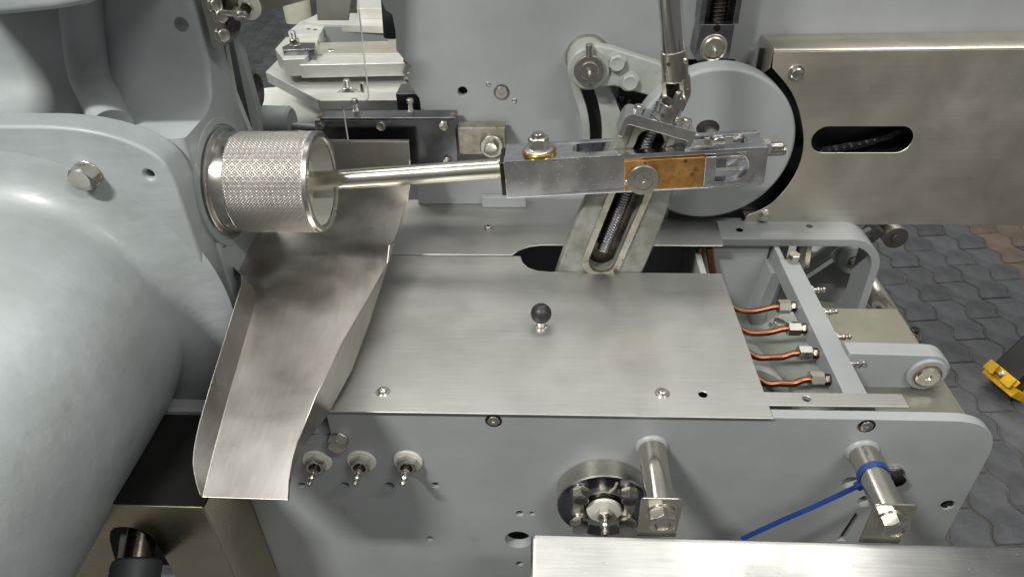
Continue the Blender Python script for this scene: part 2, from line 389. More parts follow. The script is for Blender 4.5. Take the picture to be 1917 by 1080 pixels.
def nut(parent, pos, n, af=.017, h=.008, wr=None, wh=.0018, stud=.004, spin=0., m='nut', studm='nut', sr=None):
    pos = Vector(pos); n = Vector(n).normalized(); off = wh if wr else 0; sr = sr or af*.30
    o = put('nut', cached(('nut', af, h, m), lambda: hexbm(af, h, hole=af*.33)), m, parent, pos+n*off, n, spin)
    if wr: put('washer', washer_me(wr, wh), m, o, pos, n)
    L = h+stud
    put('stud', cached(('stud', sr, L, studm), lambda: join(screwthread(sr, L-.0012, .00125, .0007, 20, 5), lathe([(sr*.9, L-.0012), (sr*.8, L), (0, L)], 20, cap=False))), studm, o, pos+n*off, n)
    return o
def socket(parent, pos, n, r=.008, h=.003, m='nut', button=True, name='screw', spin=.3):
    """button-head hex-socket screw"""
    def f():
        k = r*.38
        pr = [(r, 0), (r, h*.25), (r*.93, h*.6), (r*.75, h*.9), (k*1.25, h)] if button else [(r, 0), (r, h-.0005), (r-.0005, h), (k*1.25, h)]
        bm = lathe(pr, 24, cap=False); hx = []
        top = [v for v in bm.verts if abs(v.co.z-h) < 1e-9 and v.co.length < r*.8]
        es = [e for e in bm.edges if e.verts[0] in top and e.verts[1] in top]
        a = bmesh.ops.extrude_edge_only(bm, edges=es)['geom']; vs = [v for v in a if isinstance(v, bmesh.types.BMVert)]
        for v in vs:
            t = math.atan2(v.co.y, v.co.x); tt = (t+PI/6) % (PI/3)-PI/6; rr = k*.866/math.cos(tt); v.co.x = rr*math.cos(t); v.co.y = rr*math.sin(t)
        es = [e for e in a if isinstance(e, bmesh.types.BMEdge)]
        b = bmesh.ops.extrude_edge_only(bm, edges=es)['geom']; vs = [v for v in b if isinstance(v, bmesh.types.BMVert)]
        for v in vs: v.co.z -= h*.8
        bmesh.ops.contextual_create(bm, geom=[e for e in b if isinstance(e, bmesh.types.BMEdge)])
        return bm
    return put(name, cached(('screw', r, h, button, m), f), m, parent, pos, n, spin)
NIP = [(.0042, 0), (.0042, .003), (.0026, .0036), (.0026, .0060), (.0036, .0072), (.0038, .0088), (.0030, .0104), (.0022, .0112), (.0022, .0122), (.0032, .0136), (.0032, .0150), (.0018, .0168), (.0008, .0170), (.0008, .0155), (0, .0155)]
def nipple(parent, pos, n, s=1., m='nut', name='grease_nipple', hexb=True):
    def f():
        b = lathe([(r*s, z*s+(.003*s if hexb else 0)) for r, z in NIP], 20)
        return join(hexbm(.0105*s, .0055*s), b) if hexb else b
    return put(name, cached(('nipple', s, m, hexb), f), m, parent, pos, n, .2)

FWD = (0, -1, 0); UP = (0, 0, 1)
# ================================================================== GROUND AND FLOOR
gnd = add('ground', box(-9, 9, -5, 13, -.30, -.0055), 'sand', kind='structure')
ROT = R(5.0)     # courses of paving run slightly across the machine
PL, PW, AMP = .225, .1125, .011
def zig(y):
    t = (y/(PL/2)) % 1.0
    return AMP*(1-abs(2*min(1, max(0, (t-.0)/.78))-1)*2) if t < .78 else -AMP+0*t
def zigz(y):     # zigzag of the long joints
    t = (y/(PL/2)) % 1.0
    pts = [(0, -1), (.18, -1), (.5, 1), (.68, 1), (1, -1)]
    for (a, p), (b, q) in zip(pts, pts[1:]):
        if t <= b: return AMP*(p+(q-p)*(t-a)/(b-a))
    return -AMP
def paver_outline(g=.0020):
    ys = [0, .18, .5, .68, 1.0, 1.18, 1.5, 1.68, 2.0]
    ys = [min(max(y*PL/2, g), PL-g) for y in ys]
    right = [(PW/2-g+zigz(y), y-PL/2) for y in ys]; left = [(-PW/2+g+zigz(y), y-PL/2) for y in ys]
    return right+left[::-1]
def paver_bm(top=0., cx=0, cy=0, rot=0):
    o = paver_outline(); bm = bmesh.new(); c, s = math.cos(rot), math.sin(rot)
    lay = []
    for ins, z in ((0, -.07), (0, top-.005), (.0035, top-.0008), (.0075, top)):
        lay.append([bm.verts.new(((x*(1-ins/(PW/2)))*c-(y*(1-ins/(PL/2)))*s+cx, (x*(1-ins/(PW/2)))*s+(y*(1-ins/(PL/2)))*c+cy, z)) for x, y in o])
    for a, b in zip(lay, lay[1:]):
        for i in range(len(a)): bm.faces.new((a[i], a[(i+1) % len(a)], b[(i+1) % len(a)], b[i]))
    bm.faces.new(lay[-1]); return bm
pv = tomesh(paver_bm(), 'paving_stone'); finish(pv, 60)
pvb = pv.copy(); pv.materials.append(M['paver']); pvb.materials.append(M['paverb'])
def project(p):
    d = Vector(p)-CAM; z = d.dot(_f)
    return (d.dot(CR)/z*FPX+958.5, d.dot(CD)/z*FPX+540) if z > 0 else None
seen = []; rest = []
c_, s_ = math.cos(ROT), math.sin(ROT)
for i in range(-36, 42):
    for j in range(-12, 40):
        gx = i*PW; gy = (j+(.5 if i % 2 else 0))*PL
        x = gx*c_-gy*s_; y = gx*s_+gy*c_
        if not (-4.2 < x < 4.0 and -.8 < y < 7.5): continue
        q = project((x, y, 0)); vis = False
        if q:
            u, v = q
            vis = (1600 < u < 1960 and 400 < v < 1120 and x > .9) or (410 < u < 800 and -40 < v < 200)
        (seen if vis else rest).append((x, y, (Vector((x, y, 0))-CAM).length))
seen.sort(key=lambda s: s[2]); rest += seen[295:]; seen = seen[:295]
for k, (x, y, d) in enumerate(seen):
    brown = (x*c_+y*s_) > 2.02 and x > 0
    o = bpy.data.objects.new('paving_stone', pvb if brown else pv); COL.objects.link(o)
    wm = Matrix.Translation((x, y, random.uniform(-.0022, .0015))) @ Matrix.Rotation(ROT+random.uniform(-.008, .008), 4, 'Z') @ Matrix.Rotation(random.uniform(-.008, .008), 4, 'X')
    setparent(o, gnd, wm)
vs, fs = [], []; tmpl = [v.co.copy() for v in pv.vertices]; tf = [tuple(p.vertices) for p in pv.polygons]
for x, y, d in rest:
    b = len(vs); z = random.uniform(-.002, .0015)
    for co in tmpl: vs.append((x+co.x*c_-co.y*s_, y+co.x*s_+co.y*c_, co.z+z))
    fs += [tuple(b+i for i in f) for f in tf]
me = bpy.data.meshes.new('paving'); me.from_pydata(vs, [], fs); me.materials.append(M['paver'])
o = bpy.data.objects.new('paving_further_off', me); COL.objects.link(o); setparent(o, gnd, Matrix.Identity(4)); o['kind'] = 'stuff'

# yellow and black foot at the right edge
ft0 = P(1888, 712, z=.05); ax = (P(1990, 620, z=.22)-ft0).normalized()
t = thing('yellow_footed_post', (ft0.x, ft0.y, 0), 'black square tube leg with a bright yellow plastic foot standing on the paving', 'support post')
fr = frame(ft0, ax, 0)
fr = Matrix.Translation(ft0) @ Matrix((ax.cross(Vector((0, 0, 1))).normalized(), ax, ax.cross(Vector((0, 0, 1))).normalized().cross(ax))).transposed().to_4x4()
add('tube', xf(box(-.045, .045, .0, .8, -.045, .05), fr), 'matteblack', t, bev=.005)
add('foot_cap', join(xf(box(-.058, .058, -.030, -.0005, -.062, .035), fr), xf(box(-.056, .056, -.0003, .022, .0502, .058), fr), xf(box(.0452, .058, -.0003, .09, -.05, -.01), fr), xf(box(-.058, .058, -.0003, .05, -.060, -.0455), fr)), 'yellow', t, bev=.004)
for s_ in (-1, 1): add('lug', xf(box(s_*.0325-.0175, s_*.0325+.0175, -.012, .022, .0582, .070), fr), 'yellow', t, bev=.003)
put('screw', cached(('pin',), lambda: lathe([(.009, 0), (.009, .004), (.006, .006), (0, .006)], 16)), 'nut', t, fr @ Vector((0, .008, .058)), fr.to_3x3() @ Vector((0, 0, 1)))

# ================================================================== FRONT SIDE PLATE
def W0(u, v, y=0.): p = P(u, v, y=y); return (p.x, p.z)
TOP = .9972
out = [(-.395, .45), (.503, .45), (.503, TOP), (-.264, TOP), (-.264, .945), (-.395, .93)]
out = fillet(out, [0, .02, .058, 0, 0, .0], 14)
holes = [circ(W0(u, v), r, 20) for u, v, r in ((565, 908, .0048), (646, 908, .0052), (729, 909, .0062), (815, 908, .005), (805, 1008, .0048), (973, 961, .005), (996, 961, .0033), (973, 1055, .0048), (1774, 945, .0082))]
holes.append(circ(W0(970, 1010), .0175, 32))
holes.append(circ(W0(1592, 903), .0095, 24)); holes.append(circ(W0(1622, 938), .0105, 24))
holes.append(W_ := XZ([(1602, 960), (1606, 966), (1582, 1012), (1566, 1012)], 0))
fp = thing('front_side_plate', (.05, .007, .45), 'long grey-blue painted side plate with rounded corner, drilled holes, bolts and grease nipples', 'machine plate')
add('plate', plate(out, holes, 'XZ', 0, .014, .0012, 2), 'paint', fp)
for u, v in ((924, 787), (1622, 797)):
    p = P(u, v, y=0)
    put('counterbore', cached(('cb',), lambda: lathe([(.0098, 0), (.0098, .0003), (.0078, .0004), (.0078, .0001), (0, .0001)], 28)), 'darksteel', fp, p, FWD)
    socket(fp, p+Vector((0, -.0002, 0)), FWD, .0072, .0016, button=False)
socket(fp, P(1774, 945, y=.004), FWD, .0072, .002, 'darksteel', False)
bolt(fp, P(635, 822, y=0), FWD, .021, .0115, .0125, .0015, .45)
bolt(fp, P(1672, 884, y=0), FWD, .0185, .0105, .012, .0035, .2, m='darksteel')
for u, v in ((594, 862), (677, 862), (764, 862)):
    p = P(u, v, y=0)
    w = put('plastic_washer', cached(('pw',), lambda: lathe([(.0185, 0), (.0185, .0015), (.0172, .0026), (.008, .0026), (.008, 0)], 36)), 'white', fp, p, FWD)
    f = put('fitting_nut', cached(('fit',), lambda: hexbm(.0225, .010, hole=.0080)), 'nut', fp, p+Vector((0, -.0026, 0)), FWD, .5)
    put('fitting_neck', cached(('fn',), lambda: lathe([(.0068, 0), (.0068, .006), (.0052, .0075), (.0052, .012), (0, .012)], 24)), 'darksteel', f, p+Vector((0, -.008, 0)), FWD)
    put('grease_nipple', cached(('nip', 1.25), lambda: lathe([(r*1.25, z*1.25) for r, z in NIP], 20)), 'nut', f, p+Vector((0, -.017, 0)), FWD)
# ring bolted flange disc
c = P(1131, 958, y=-.033); cz = c.z; cx = c.x
fl = thing('bearing_flange', (cx, -.012, cz), 'round polished steel flange with four bolts and a white-capped grease nipple on the grey plate', 'flange')
add('disc', lathe([(.0560, 0), (.0572, .001), (.0572, .0245), (.0560, .0258)], 72, frame((cx, 0, cz), FWD)), 'steel', fl)
add('face_plate', lathe([(.0559, .0250), (.0559, .02585), (.038, .0259), (.036, .0252), (0, .0252)], 72, frame((cx, 0, cz), FWD)), 'blacksteel', fl)  # separate dark face, the dark reflection is put into its colour
for an in (52, 142, 232, 322):
    q = Vector((cx+.0405*math.cos(R(an-6)), -.0258, cz+.0405*math.sin(R(an-6))))
    bolt(fl, q, FWD, .0185, .0105, .0125, .0024, .5, m='nut')
add('white_cap', lathe([(.0215, .0), (.0215, .004), (.0205, .0075), (.0185, .0085), (0, .0085)], 40, frame((cx, -.0250, cz), FWD)), 'white', fl)
add('cap_ring', lathe([(.0245, 0), (.0245, .003), (.0225, .0045), (.0215, .0045)], 40, frame((cx, -.0250, cz), FWD)), 'darksteel', fl)
nipple(fl, (cx+.001, -.0335, cz), (-.05, -1, -.05), 1.6)
add('chalk_mark', tube([(cx+.013, -.0262, cz+.046), (cx+.011, -.0262, cz+.037), (cx+.005, -.0262, cz+.028)], [.0016]*17, 6), 'mark', fl)

# ------------------------------------------------------------------ stand-offs, lugs and front tray
def standoff(u, v, y1, lab, plu, plw):
    b = P(u, v, y=0); e = Vector((b.x, y1, b.z))
    t = thing('stand_off', (b.x, y1/2, b.z-.014), lab, 'stand-off', 'tube stand-offs holding the front tray')
    add('weld_ring', lathe([(.0196, 0), (.0190, .0018), (.0172, .0040), (.0158, .0044)], 40, frame(b, FWD)), 'paint', t)
    add('tube', lathe([(.0160, 0), (.0160, abs(y1)), (.014, abs(y1)+.0003)], 48, frame(b, FWD)), 'rod', t)
    # lug plate
    w = plw
    pl = fillet([(e.x-w, e.z-.047), (e.x+w-.002, e.z-.047), (e.x+w, e.z+.0185), (e.x-w, e.z+.0185)], [0, 0, .007, .005])
    add('lug_plate', plate(pl, [], 'XZ', y1-.0028, y1-.0005, .0006), 'rod', t)
    nut(t, (e.x+.001, y1-.0028, e.z-.008), FWD, .0262, .0120, .0162, .0018, -.0015, .52, 'nut', 'steel', .0088)
    return b
s1 = standoff(1220, 836, -.086, 'steel tube stand-off with square lug and nut, right beside the bolted flange', 0, .0225)
s2 = standoff(1614, 845, -.086, 'steel tube stand-off with a blue cable tie round it, near the rounded plate corner', 0, .0225)

# front tray
zt = s1.z-.047; y0 = -.092
tl = P(994, 1000, y=y0); x0 = tl.x
zt = tl.z
d = Vector((0, -1, -.62)).normalized()
prof = []
for q in range(7):      # rounded top fold
    an = R(90)+R(0)+ (R(90)*0)
L = .30
bm = bmesh.new()
nx = Vector((0, -d.z, d.y)); nrm = Vector((0, d.z, -d.y)); 
if nrm.z < 0: nrm = -nrm
section = [Vector((0, y0+.003, zt-.09)), Vector((0, y0+.003, zt-.008)), Vector((0, y0+.002, zt-.003)), Vector((0, y0-.001, zt)), Vector((0, y0-.006, zt-.0015))]
section += [section[-1]+d*s for s in (.04, .1, .2, L)]
x1 = .62
rows = []
for x in (x0, x0+.003, x0+.006, (x0+x1)/2, x1):
    off = .0035 if x == x0 else (.0008 if x == x0+.003 else 0)
    rows.append([bm.verts.new((x, s.y, s.z-off)) for s in section])
for a, b in zip(rows, rows[1:]):
    for i in range(len(a)-1): bm.faces.new((a[i], a[i+1], b[i+1], b[i]))
# left flange turned down
low = [bm.verts.new((x0-.0005, s.y, s.z-.04)) for s in section]
for i in range(len(low)-1): bm.faces.new((rows[0][i], rows[0][i+1], low[i+1], low[i]))
ft = add('front_tray', bm, 'tray', label='bright brushed stainless tray edge filling the lower right corner below the lugs', cat='tray', ang=50)
sm = ft.modifiers.new('s', 'SOLIDIFY'); sm.thickness = .0015; sm.offset = -1

# cable tie
b = s2; yb = P(1640, 872, y=-.03); yr = -.036
cx2, cz2 = b.x, b.z
ct = thing('cable_tie', (cx2, yr, cz2), 'blue plastic cable tie looped round the right stand-off with its long tail hanging left', 'cable tie')
ring = [Vector((cx2+.0170*math.cos(a), yr+.004*math.sin(a), cz2+.0170*math.sin(a))) for a in [2*PI*k/40 for k in range(41)]]
def strap(pts, w, th, side):
    bm = bmesh.new(); rr = []
    for i, p in enumerate(pts):
        dd = (pts[min(i+1, len(pts)-1)]-pts[max(0, i-1)]).normalized(); s = Vector(side); s = (s-dd*s.dot(dd)).normalized(); n = dd.cross(s)
        rr.append([bm.verts.new(p+s*a*w+n*c*th) for a, c in ((-.5, -.5), (.5, -.5), (.5, .5), (-.5, .5))])
    for a, c in zip(rr, rr[1:]):
        for k in range(4): bm.faces.new((a[k], a[(k+1) % 4], c[(k+1) % 4], c[k]))
    bm.faces.new(rr[0]); bm.faces.new(rr[-1]); return bm
add('loop', strap(ring, .0065, .0014, (0, 1, 0)), 'blue', ct)
hd = Vector((cx2-.0135, yr-.003, cz2-.012))
add('tie_head', xf(box(-.004, .004, -.004, .004, -.0045, .0045), Matrix.Translation(hd) @ Matrix.Rotation(.5, 4, 'Y')), 'blue', ct, bev=.0008)
te = P(1398, 1004, y=-.060)
add('tail', strap(catmull([hd, hd.lerp(te, .35)+Vector((0, 0, -.001)), hd.lerp(te, .7)+Vector((0, 0, .0005)), te+(te-hd)*.05]), .0062, .0013, (0, .35, 1)), 'blue', ct)

# ================================================================== TOP COVERS
cl = [(-.262, -.0045), (.2475, -.0035), (.2455, .2845), (-.005, .2865), (-.022, .289), (-.036, .297), (-.045, .311), (-.049, .3285), (-.262, .3285)]
chole = [circ(tuple(P(1316, 738, z=1).xy), .0052, 20)]
cv = thing('cover_plate', (0, .15, .997), 'large flat brushed stainless cover plate with a black ball knob on it', 'cover plate')
add('sheet', plate(cl, chole, 'XY', .9976, 1.0, .0004, 1), 'cover', cv)
for u, v in ((717, 733), (1240, 736)):
    p = P(u, v, z=1.0)
    s = socket(cv, p+Vector((0, 0, .0008)), UP, .0062, .0038)
    put('washer', washer_me(.0088, .0009), 'nut', s, p, UP)
kp = P(1013, 612, z=1.0)
kn = thing('ball_knob', kp, 'small black plastic ball knob on a short steel neck, middle of the big cover', 'knob')
add('neck', lathe([(.0078, 0), (.0078, .002), (.0062, .0026), (.0062, .009), (.007, .0095), (.007, .013)], 28, frame(kp, UP)), 'nut', kn)
add('ball', lathe([(.0065, .0105)]+[(.0137*math.cos(a), .0225+.0137*math.sin(a)) for a in [R(-62+i*9.5) for i in range(16)]]+[(0, .0362)], 36, frame(kp, UP)), 'black', kn)
c2 = [(-.262, .3315), (-.062, .3315), (-.052, .345), (-.036, .3565), (-.018, .3605), (.2635, .361), (.268, .4435), (.106, .4435), (.106, .5085), (-.262, .5085)]
c2 = fillet(c2, [0, 0, 0, 0, 0, .004, .004, 0, 0, 0])
cr = thing('rear_cover_plate', (0, .42, .997), 'narrower stainless cover plate behind the seam, under the sliding arm', 'cover plate')
add('sheet', plate(c2, [], 'XY', .9976, .99995, .0004, 1), 'cover', cr)
p = P(914, 426, z=1.0); s = socket(cr, p, UP, .0068, .0034); put('washer', washer_me(.0095, .0008), 'nut', s, p-Vector((0, 0, .0003)), UP)
# strip lying on the front plate right of the cover
st = XY([(1425, 733), (1688, 737), (1702, 761), (1425, 758)], 1.0)
ss = thing('edge_strip', (.33, .02, .997), 'thin stainless strip beside the cover, one hole in it, above the rounded plate corner', 'strip')
add('sheet', plate(st, [circ(tuple(P(1510, 746, z=1).xy), .0048, 20)], 'XY', .9976, .9998, .0003, 1), 'cover', ss)
put('screw_end', cached(('se',), lambda: lathe([(.0038, 0), (.0038, .002), (.002, .003), (0, .003)], 16)), 'darksteel', ss, P(1510, 746, z=1)+Vector((0, 0, -.006)), UP)

# ================================================================== FRAME BEHIND
# rear frame bar: flat bar bent down at its right end
def bentbar(x0, x1, zt, th, rad, zb, y0, y1):
    o = []; i = []
    o.append((x0, zt)); i.append((x0, zt-th))
    for k in range(13):
        a = R(90-90*k/12); o.append((x1-rad+rad*math.cos(a), zt-rad+rad*math.sin(a))); i.append((x1-rad+(rad-th)*math.cos(a), zt-rad+(rad-th)*math.sin(a)))
    o.append((x1, zb)); i.append((x1-th, zb))
    return o+i[::-1]
pb = P(1640, 520, y=.385)
bb = bentbar(.10, pb.x, .9972, .013, .055, .80, 0, 0)
rb = thing('rear_frame_bar', (.28, .414, .8), 'light grey painted flat bar bent down at its right end behind the copper tubes', 'frame bar')
h1 = P(1385, 428, z=1.0); h2 = P(1516, 421, z=1.0)
add('bar', plate(bb, [], 'XZ', .385, .443, .0012), 'paint', rb)
for hp, rr in ((h1, .0058), (h2, .005)):
    put('tapped_hole', cached(('th', rr), lambda rr=rr: lathe([(rr, 0), (rr, .0004), (rr*.7, .0004), (rr*.6, .0001), (0, .0001)], 18)), 'darksteel', rb, Vector((hp.x, hp.y, .9972)), UP)
# manifold block running front to back
bx = .3585
mb = thing('manifold_block', (bx, .2, .95), 'square grey painted bar running front to back carrying tube fittings and nipples', 'manifold')
add('block', box(bx-.0125, bx+.0155, .0145, .345, .958, .986), 'paint', mb, bev=.001)
add('end_web', box(bx-.010, bx-.002, .345, .40, .955, .9835), 'paint', mb, bev=.001)
post = P(1500, 495, z=.986)
add('post', cyl((bx+.006, .338, .986), (bx+.006, .338, 1.0), .009, n=6), 'steel', mb)
ys = []
for i, (u, v) in enumerate(((1477, 574), (1498, 615), (1521, 661), (1541, 710))):
    p = P(u, v, z=.972); y = p.y; xa = bx-.0125
    g = 'copper tubes running into the manifold block'
    who = ['rearmost of the four, farthest from the front plate', 'second from the back', 'third from the back', 'nearest the front plate'][i]
    tb = thing('copper_tube', (xa-.05, y, .955), 'thin bent copper tube with hexagon fitting, '+who, 'copper tube', g)
    L0 = .010
    put('adapter_nut', cached(('adn',), lambda: hexbm(.0125, .008, two=True)), 'darksteel', tb, (xa, y, .972), (-1, 0, 0), .3)
    f = put('union_nut', cached(('un',), lambda: hexbm(.0175, .0175, two=True)), 'nut', tb, (xa-.0085, y, .972), (-1, 0, 0), .1+i*.35)
    xs = xa-.024
    e = .012*(i % 2)
    pts = [(xs+.004, y, .972), (xs-.009, y-.001, .9712), (xs-.022, y-.0035-.0006*i, .9690), (xs-.038, y-.0055+.0008*i, .9668), (xs-.054, y-.003, .9662), (xs-.069, y+.006+.001*i, .969), (xs-.10, y+.034, .974)]
    add('tube', tube(pts, .0042, 14), 'copper', tb)
    q = P((1543, 1568, 1590, 1613)[i], (548, 590, 637, 686)[i], z=.972)
    nipple(mb, (bx+.0155, q.y+.004, .973), (1, -.12, .18), 1.2)
for k, (u, v0) in enumerate(((1311, 462), (1328, 464))):
    a = P(u, v0, z=.985); 
    add('copper_pipe', tube([a+Vector((0, 0, .0)), a+Vector((.002+.005*k, -.004, -.03)), a+Vector((.010+.009*k, -.012, -.07)), a+Vector((.018+.012*k, -.02, -.13))], .0058, 12), 'copper', label=('darker left one of two copper pipes dropping under the rear cover strip', 'right one of two copper pipes dropping under the rear cover strip')[k], cat='copper pipe', group='copper pipes dropping under the rear strip')

# machine base under the covers
ib = thing('machine_bed', (.0, .25, .1), 'grey walled machine bed with a shade-dark painted box, filling the space between the two side plates', 'machine bed')
add('bed_box', box(-.32, .46, .12, .50, .10, .70), 'dark', ib, bev=.003)  # coloured dark so the plate holes look shaded
add('inner_wall', box(-.24, .40, .455, .475, .70, .985), 'paint', ib, bev=.002)
add('front_wall', box(.240, .345, .392, .410, .70, .9838), 'paint', ib, bev=.002)
add('inner_web', box(.225, .235, .05, .455, .70, .975), 'paint3', ib, bev=.002)
add('slanted_rib', xf(box(-.010, .010, .0, .055, -.14, .125), Matrix.Translation((.335, .355, .83)) @ Matrix.Rotation(R(8), 4, 'Y')), 'paint', ib, bev=.002)
cwx = .315
cw = thing('cam_wheel', (cwx, .2, .75), 'pale grey painted cam wheel lying under the copper tubes', 'cam wheel')
add('rim', lathe([(0, .010), (.030, .010), (.034, 0), (.070, 0), (.073, .006), (.088, .006), (.091, .003), (.091, -.11), (0, -.11)], 64, frame((.245, .13, .862), (.18, -1, .10))), 'paint3', cw, ang=25)
add('hub', lathe([(0, .012), (.016, .012), (.018, 0)], 32, frame((.245, .122, .862), (.18, -1, .10))), 'steel', cw, ang=25)
bp_ = P(1455, 612, z=.85)
sup = thing('support_ledge', (bp_.x, bp_.y, .8), 'pale ledge with a big slotted bolt head seen below the copper tubes', 'ledge')
add('ledge', box(.24, .44, .03, .40, .78, .85), 'paint3', sup, bev=.004)
b1_ = bolt(sup, (bp_.x, bp_.y, .85), (.1, -.1, 1), .018, .011, .0135, .0022, .3)
nipple(sup, (bp_.x-.016, bp_.y+.022, .85), UP, .9)

# lower olive stainless tray and rear parts, right side
bt = thing('base_tray', (.5, .2, .85), 'dull olive stainless base tray behind the rounded corner of the front plate', 'base tray')
xr = P(1803, 766, z=.935).x
add('tray_sheet', plate([(.378, .02), (xr, .02), (xr, .29), (.378, .29)], [], 'XY', .930, .935, .001), 'olive', bt)
add('tray_side', box(xr-.006, xr-.002, .02, .29, .60, .9295), 'olive', bt, bev=.0008)
# pivot arm with pin
py = .12
c = P(1733, 698, y=py); r = P(1733, 655, y=py).z-c.z
arm = thing('pivot_arm', (c.x-.05, py, c.z-.03), 'grey painted pivot arm with a round steel pin, right of the manifold block', 'pivot arm')
rr = .029
o = [(bx+.0158, c.z-rr-.001), (bx+.0158, c.z+rr+.002)] + [(c.x+rr*math.cos(R(a)), c.z+rr*math.sin(R(a))) for a in (90, 78, 66, 54, 40, 26, 12, 0, -12, -26, -40, -54, -66, -78, -90)]
add('arm_plate', plate(o, [], 'XZ', py, py+.024, .002, 3), 'paint', arm)
add('boss', cyl((c.x, py+.001, c.z), (c.x, py-.005, c.z), .0245, n=48, ch=.0015), 'paint', arm)
add('pin', lathe([(.0155, 0), (.0155, .003), (.0138, .0045), (.0045, .0045), (.003, .002), (0, .002)], 40, frame((c.x, py-.005, c.z), FWD)), 'steel', arm)
add('pin_ring', lathe([(.0172, 0), (.0172, .0012), (.0156, .0014)], 40, frame((c.x, py-.005, c.z), FWD)), 'rust', arm)
# steel roller bar
e1 = P(1696, 640, z=.875); e0 = P(1618, 505, z=.875)
rbt = thing('guide_bar', (e0+e1)/2, 'round polished steel bar running back behind the pivot arm over the paving', 'steel bar')
add('bar', cyl(e1, e1+(Vector((e1.x-.0, .72, e1.z))-e1), .0180, n=40), 'rod', rbt)
lb = P(1712, 655, z=.955)
bolt(rbt, e1+Vector((.012, .010, .012)), (.08, 0, 1), .0125, .006, None, m='darksteel', dome=0)
add('bolt_shank', cyl(e1+Vector((.012, .010, .0)), e1+Vector((.0128, .010, .013)), .0035, n=16), 'darksteel', rbt)
# cast bracket behind the bent bar
cb = thing('cast_bracket', (.47, .5, .8), 'pale painted triangular cast bracket with hub seen through the bent frame bar', 'bracket')
tri = XZ([(1478, 545), (1505, 560), (1580, 570), (1632, 430), (1610, 440), (1590, 470)], .50)
add('web', plate(tri, [], 'XZ', .50, .512, .002), 'paint3', cb)
add('rib', tube([P(1500, 505, y=.485), P(1582, 440, y=.485)], .0085, 10, sm=False), 'paint3', cb)
h = P(1598, 486, y=.47)
add('hub', lathe([(.010, 0), (.010, .004), (.026, .004), (.029, .001), (.029, -.03), (0, -.03)], 36, frame(h, FWD)), 'paint3', cb)
add('hub_pin', cyl(h+Vector((0, .001, 0)), h+Vector((0, -.010, 0)), .009), 'steel', cb)
pz = P(1508, 480, y=.42)
add('rear_post', cyl(P(1500, 497, y=.40), P(1510, 440, y=.40), .0125, n=8), 'rod', cb)
gb = thing('gear_housing', P(1545, 500, y=.6), 'small pale green painted housing far behind the bent frame bar', 'housing')
hp = P(1540, 480, y=.62)
add('body', box(hp.x-.10, hp.x+.07, .60, .70, .62, hp.z+.01), 'paint3', gb, bev=.012, seg=3)
add('lid', box(hp.x-.045, hp.x+.045, .59, .64, hp.z-.02, hp.z+.03), 'paint3', gb, bev=.006)
add('low_shelf', box(.36, .60, .56, .76, .66, .70), 'paint3', gb, bev=.008)
# ================================================================== REAR PANEL, LINK ARM, DISC, GUARD
YP = .511
lo = P(1620, 428, y=YP).z
lf = XZ([(690, -120), (712, 0), (722, 20), (734, 28), (740, 60), (742, 95), (756, 112), (772, 128), (762, 148), (770, 165), (785, 185), (789, 215), (792, 300)], YP)
ol = lf + [(lf[-1][0], .62), (.40, .62), (.40, 1.045), (1.6, 1.045), (1.6, 1.75), (lf[0][0], 1.75)]
hl = [circ(W0(866, 172, YP), .0078, 24)]
hl.append(XZ([(1288, 112), (1375, 112), (1377, 124), (1369, 130), (1296, 130), (1288, 124)], YP))
gp = thing('machine_wall', (.3, YP, .62), 'big upright grey-blue painted panel behind the sliding arm, left edge notched', 'machine panel')
add('panel', plate(ol, hl, 'XZ', YP, YP+.015, .0012), 'paint', gp)
p = P(939, 173, y=YP)
put('counterbore', cached(('cb2',), lambda: lathe([(.0128, 0), (.0128, .0004), (.0104, .0006), (.0104, .0001), (0, .0001)], 32)), 'greysteel', gp, p, FWD)
socket(gp, p+Vector((0, -.0002, 0)), FWD, .0098, .003, button=False, spin=.1)
for u, v in ((914, 158), (963, 189)):
    put('dowel_pin', cached(('dw',), lambda: lathe([(.0042, 0), (.0042, .0006), (.003, .0018), (0, .0022)], 18)), 'nut', gp, P(u, v, y=YP), FWD)
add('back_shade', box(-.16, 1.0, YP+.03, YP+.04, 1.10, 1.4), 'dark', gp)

# rocker: boss, arm and slotted quadrant
yb = .452
bc = P(1103, 130, y=yb)
rk = thing('rocker_arm', (bc.x, YP-.03, bc.z-.03), 'grey painted rocker arm with round boss, greasy steel shaft end and two painted bolts', 'rocker arm')
add('seal_ring', lathe([(.034, 0), (.034, .006), (.0325, .008), (.026, .008)], 48, frame((bc.x, YP, bc.z), FWD)), 'stained', rk)
add('boss', lathe([(.0315, 0), (.0315, YP-yb-.003), (.0285, YP-yb), (0, YP-yb)], 56, frame((bc.x, YP-.001, bc.z), FWD)), 'paint3', rk)
aend = P(1285, 205, y=yb+.012)
def A(u, v, y=None): p = P(u, v, y=(yb+.004) if y is None else y); return (p.x, p.z)
o = [A(1112, 84), A(1150, 92), A(1230, 118), A(1290, 150), A(1290, 200), A(1200, 176), A(1150, 162), A(1085, 168)]
add('arm_plate', plate(fillet(o, [.01, .01, 0, .01, .01, 0, .01, .01]), [], 'XZ', yb+.004, yb+.024, .003, 3), 'paint3', rk)
add('shaft_collar', lathe([(.0225, 0), (.0225, .006), (.021, .0078), (.0185, .0078), (.0185, .007), (.0135, .007), (.0135, .0095), (.0125, .0105), (0, .0105)], 48, frame((bc.x, yb, bc.z), FWD)), 'steel', rk)
add('cotter_stub', cyl((bc.x-.0005, yb-.006, bc.z+.020), (bc.x-.0015, yb-.0065, bc.z+.038), .0055, n=20), 'steel', rk)
nipple(rk, (bc.x, yb-.0105, bc.z), (0, -1, -.1), .85, hexb=False)
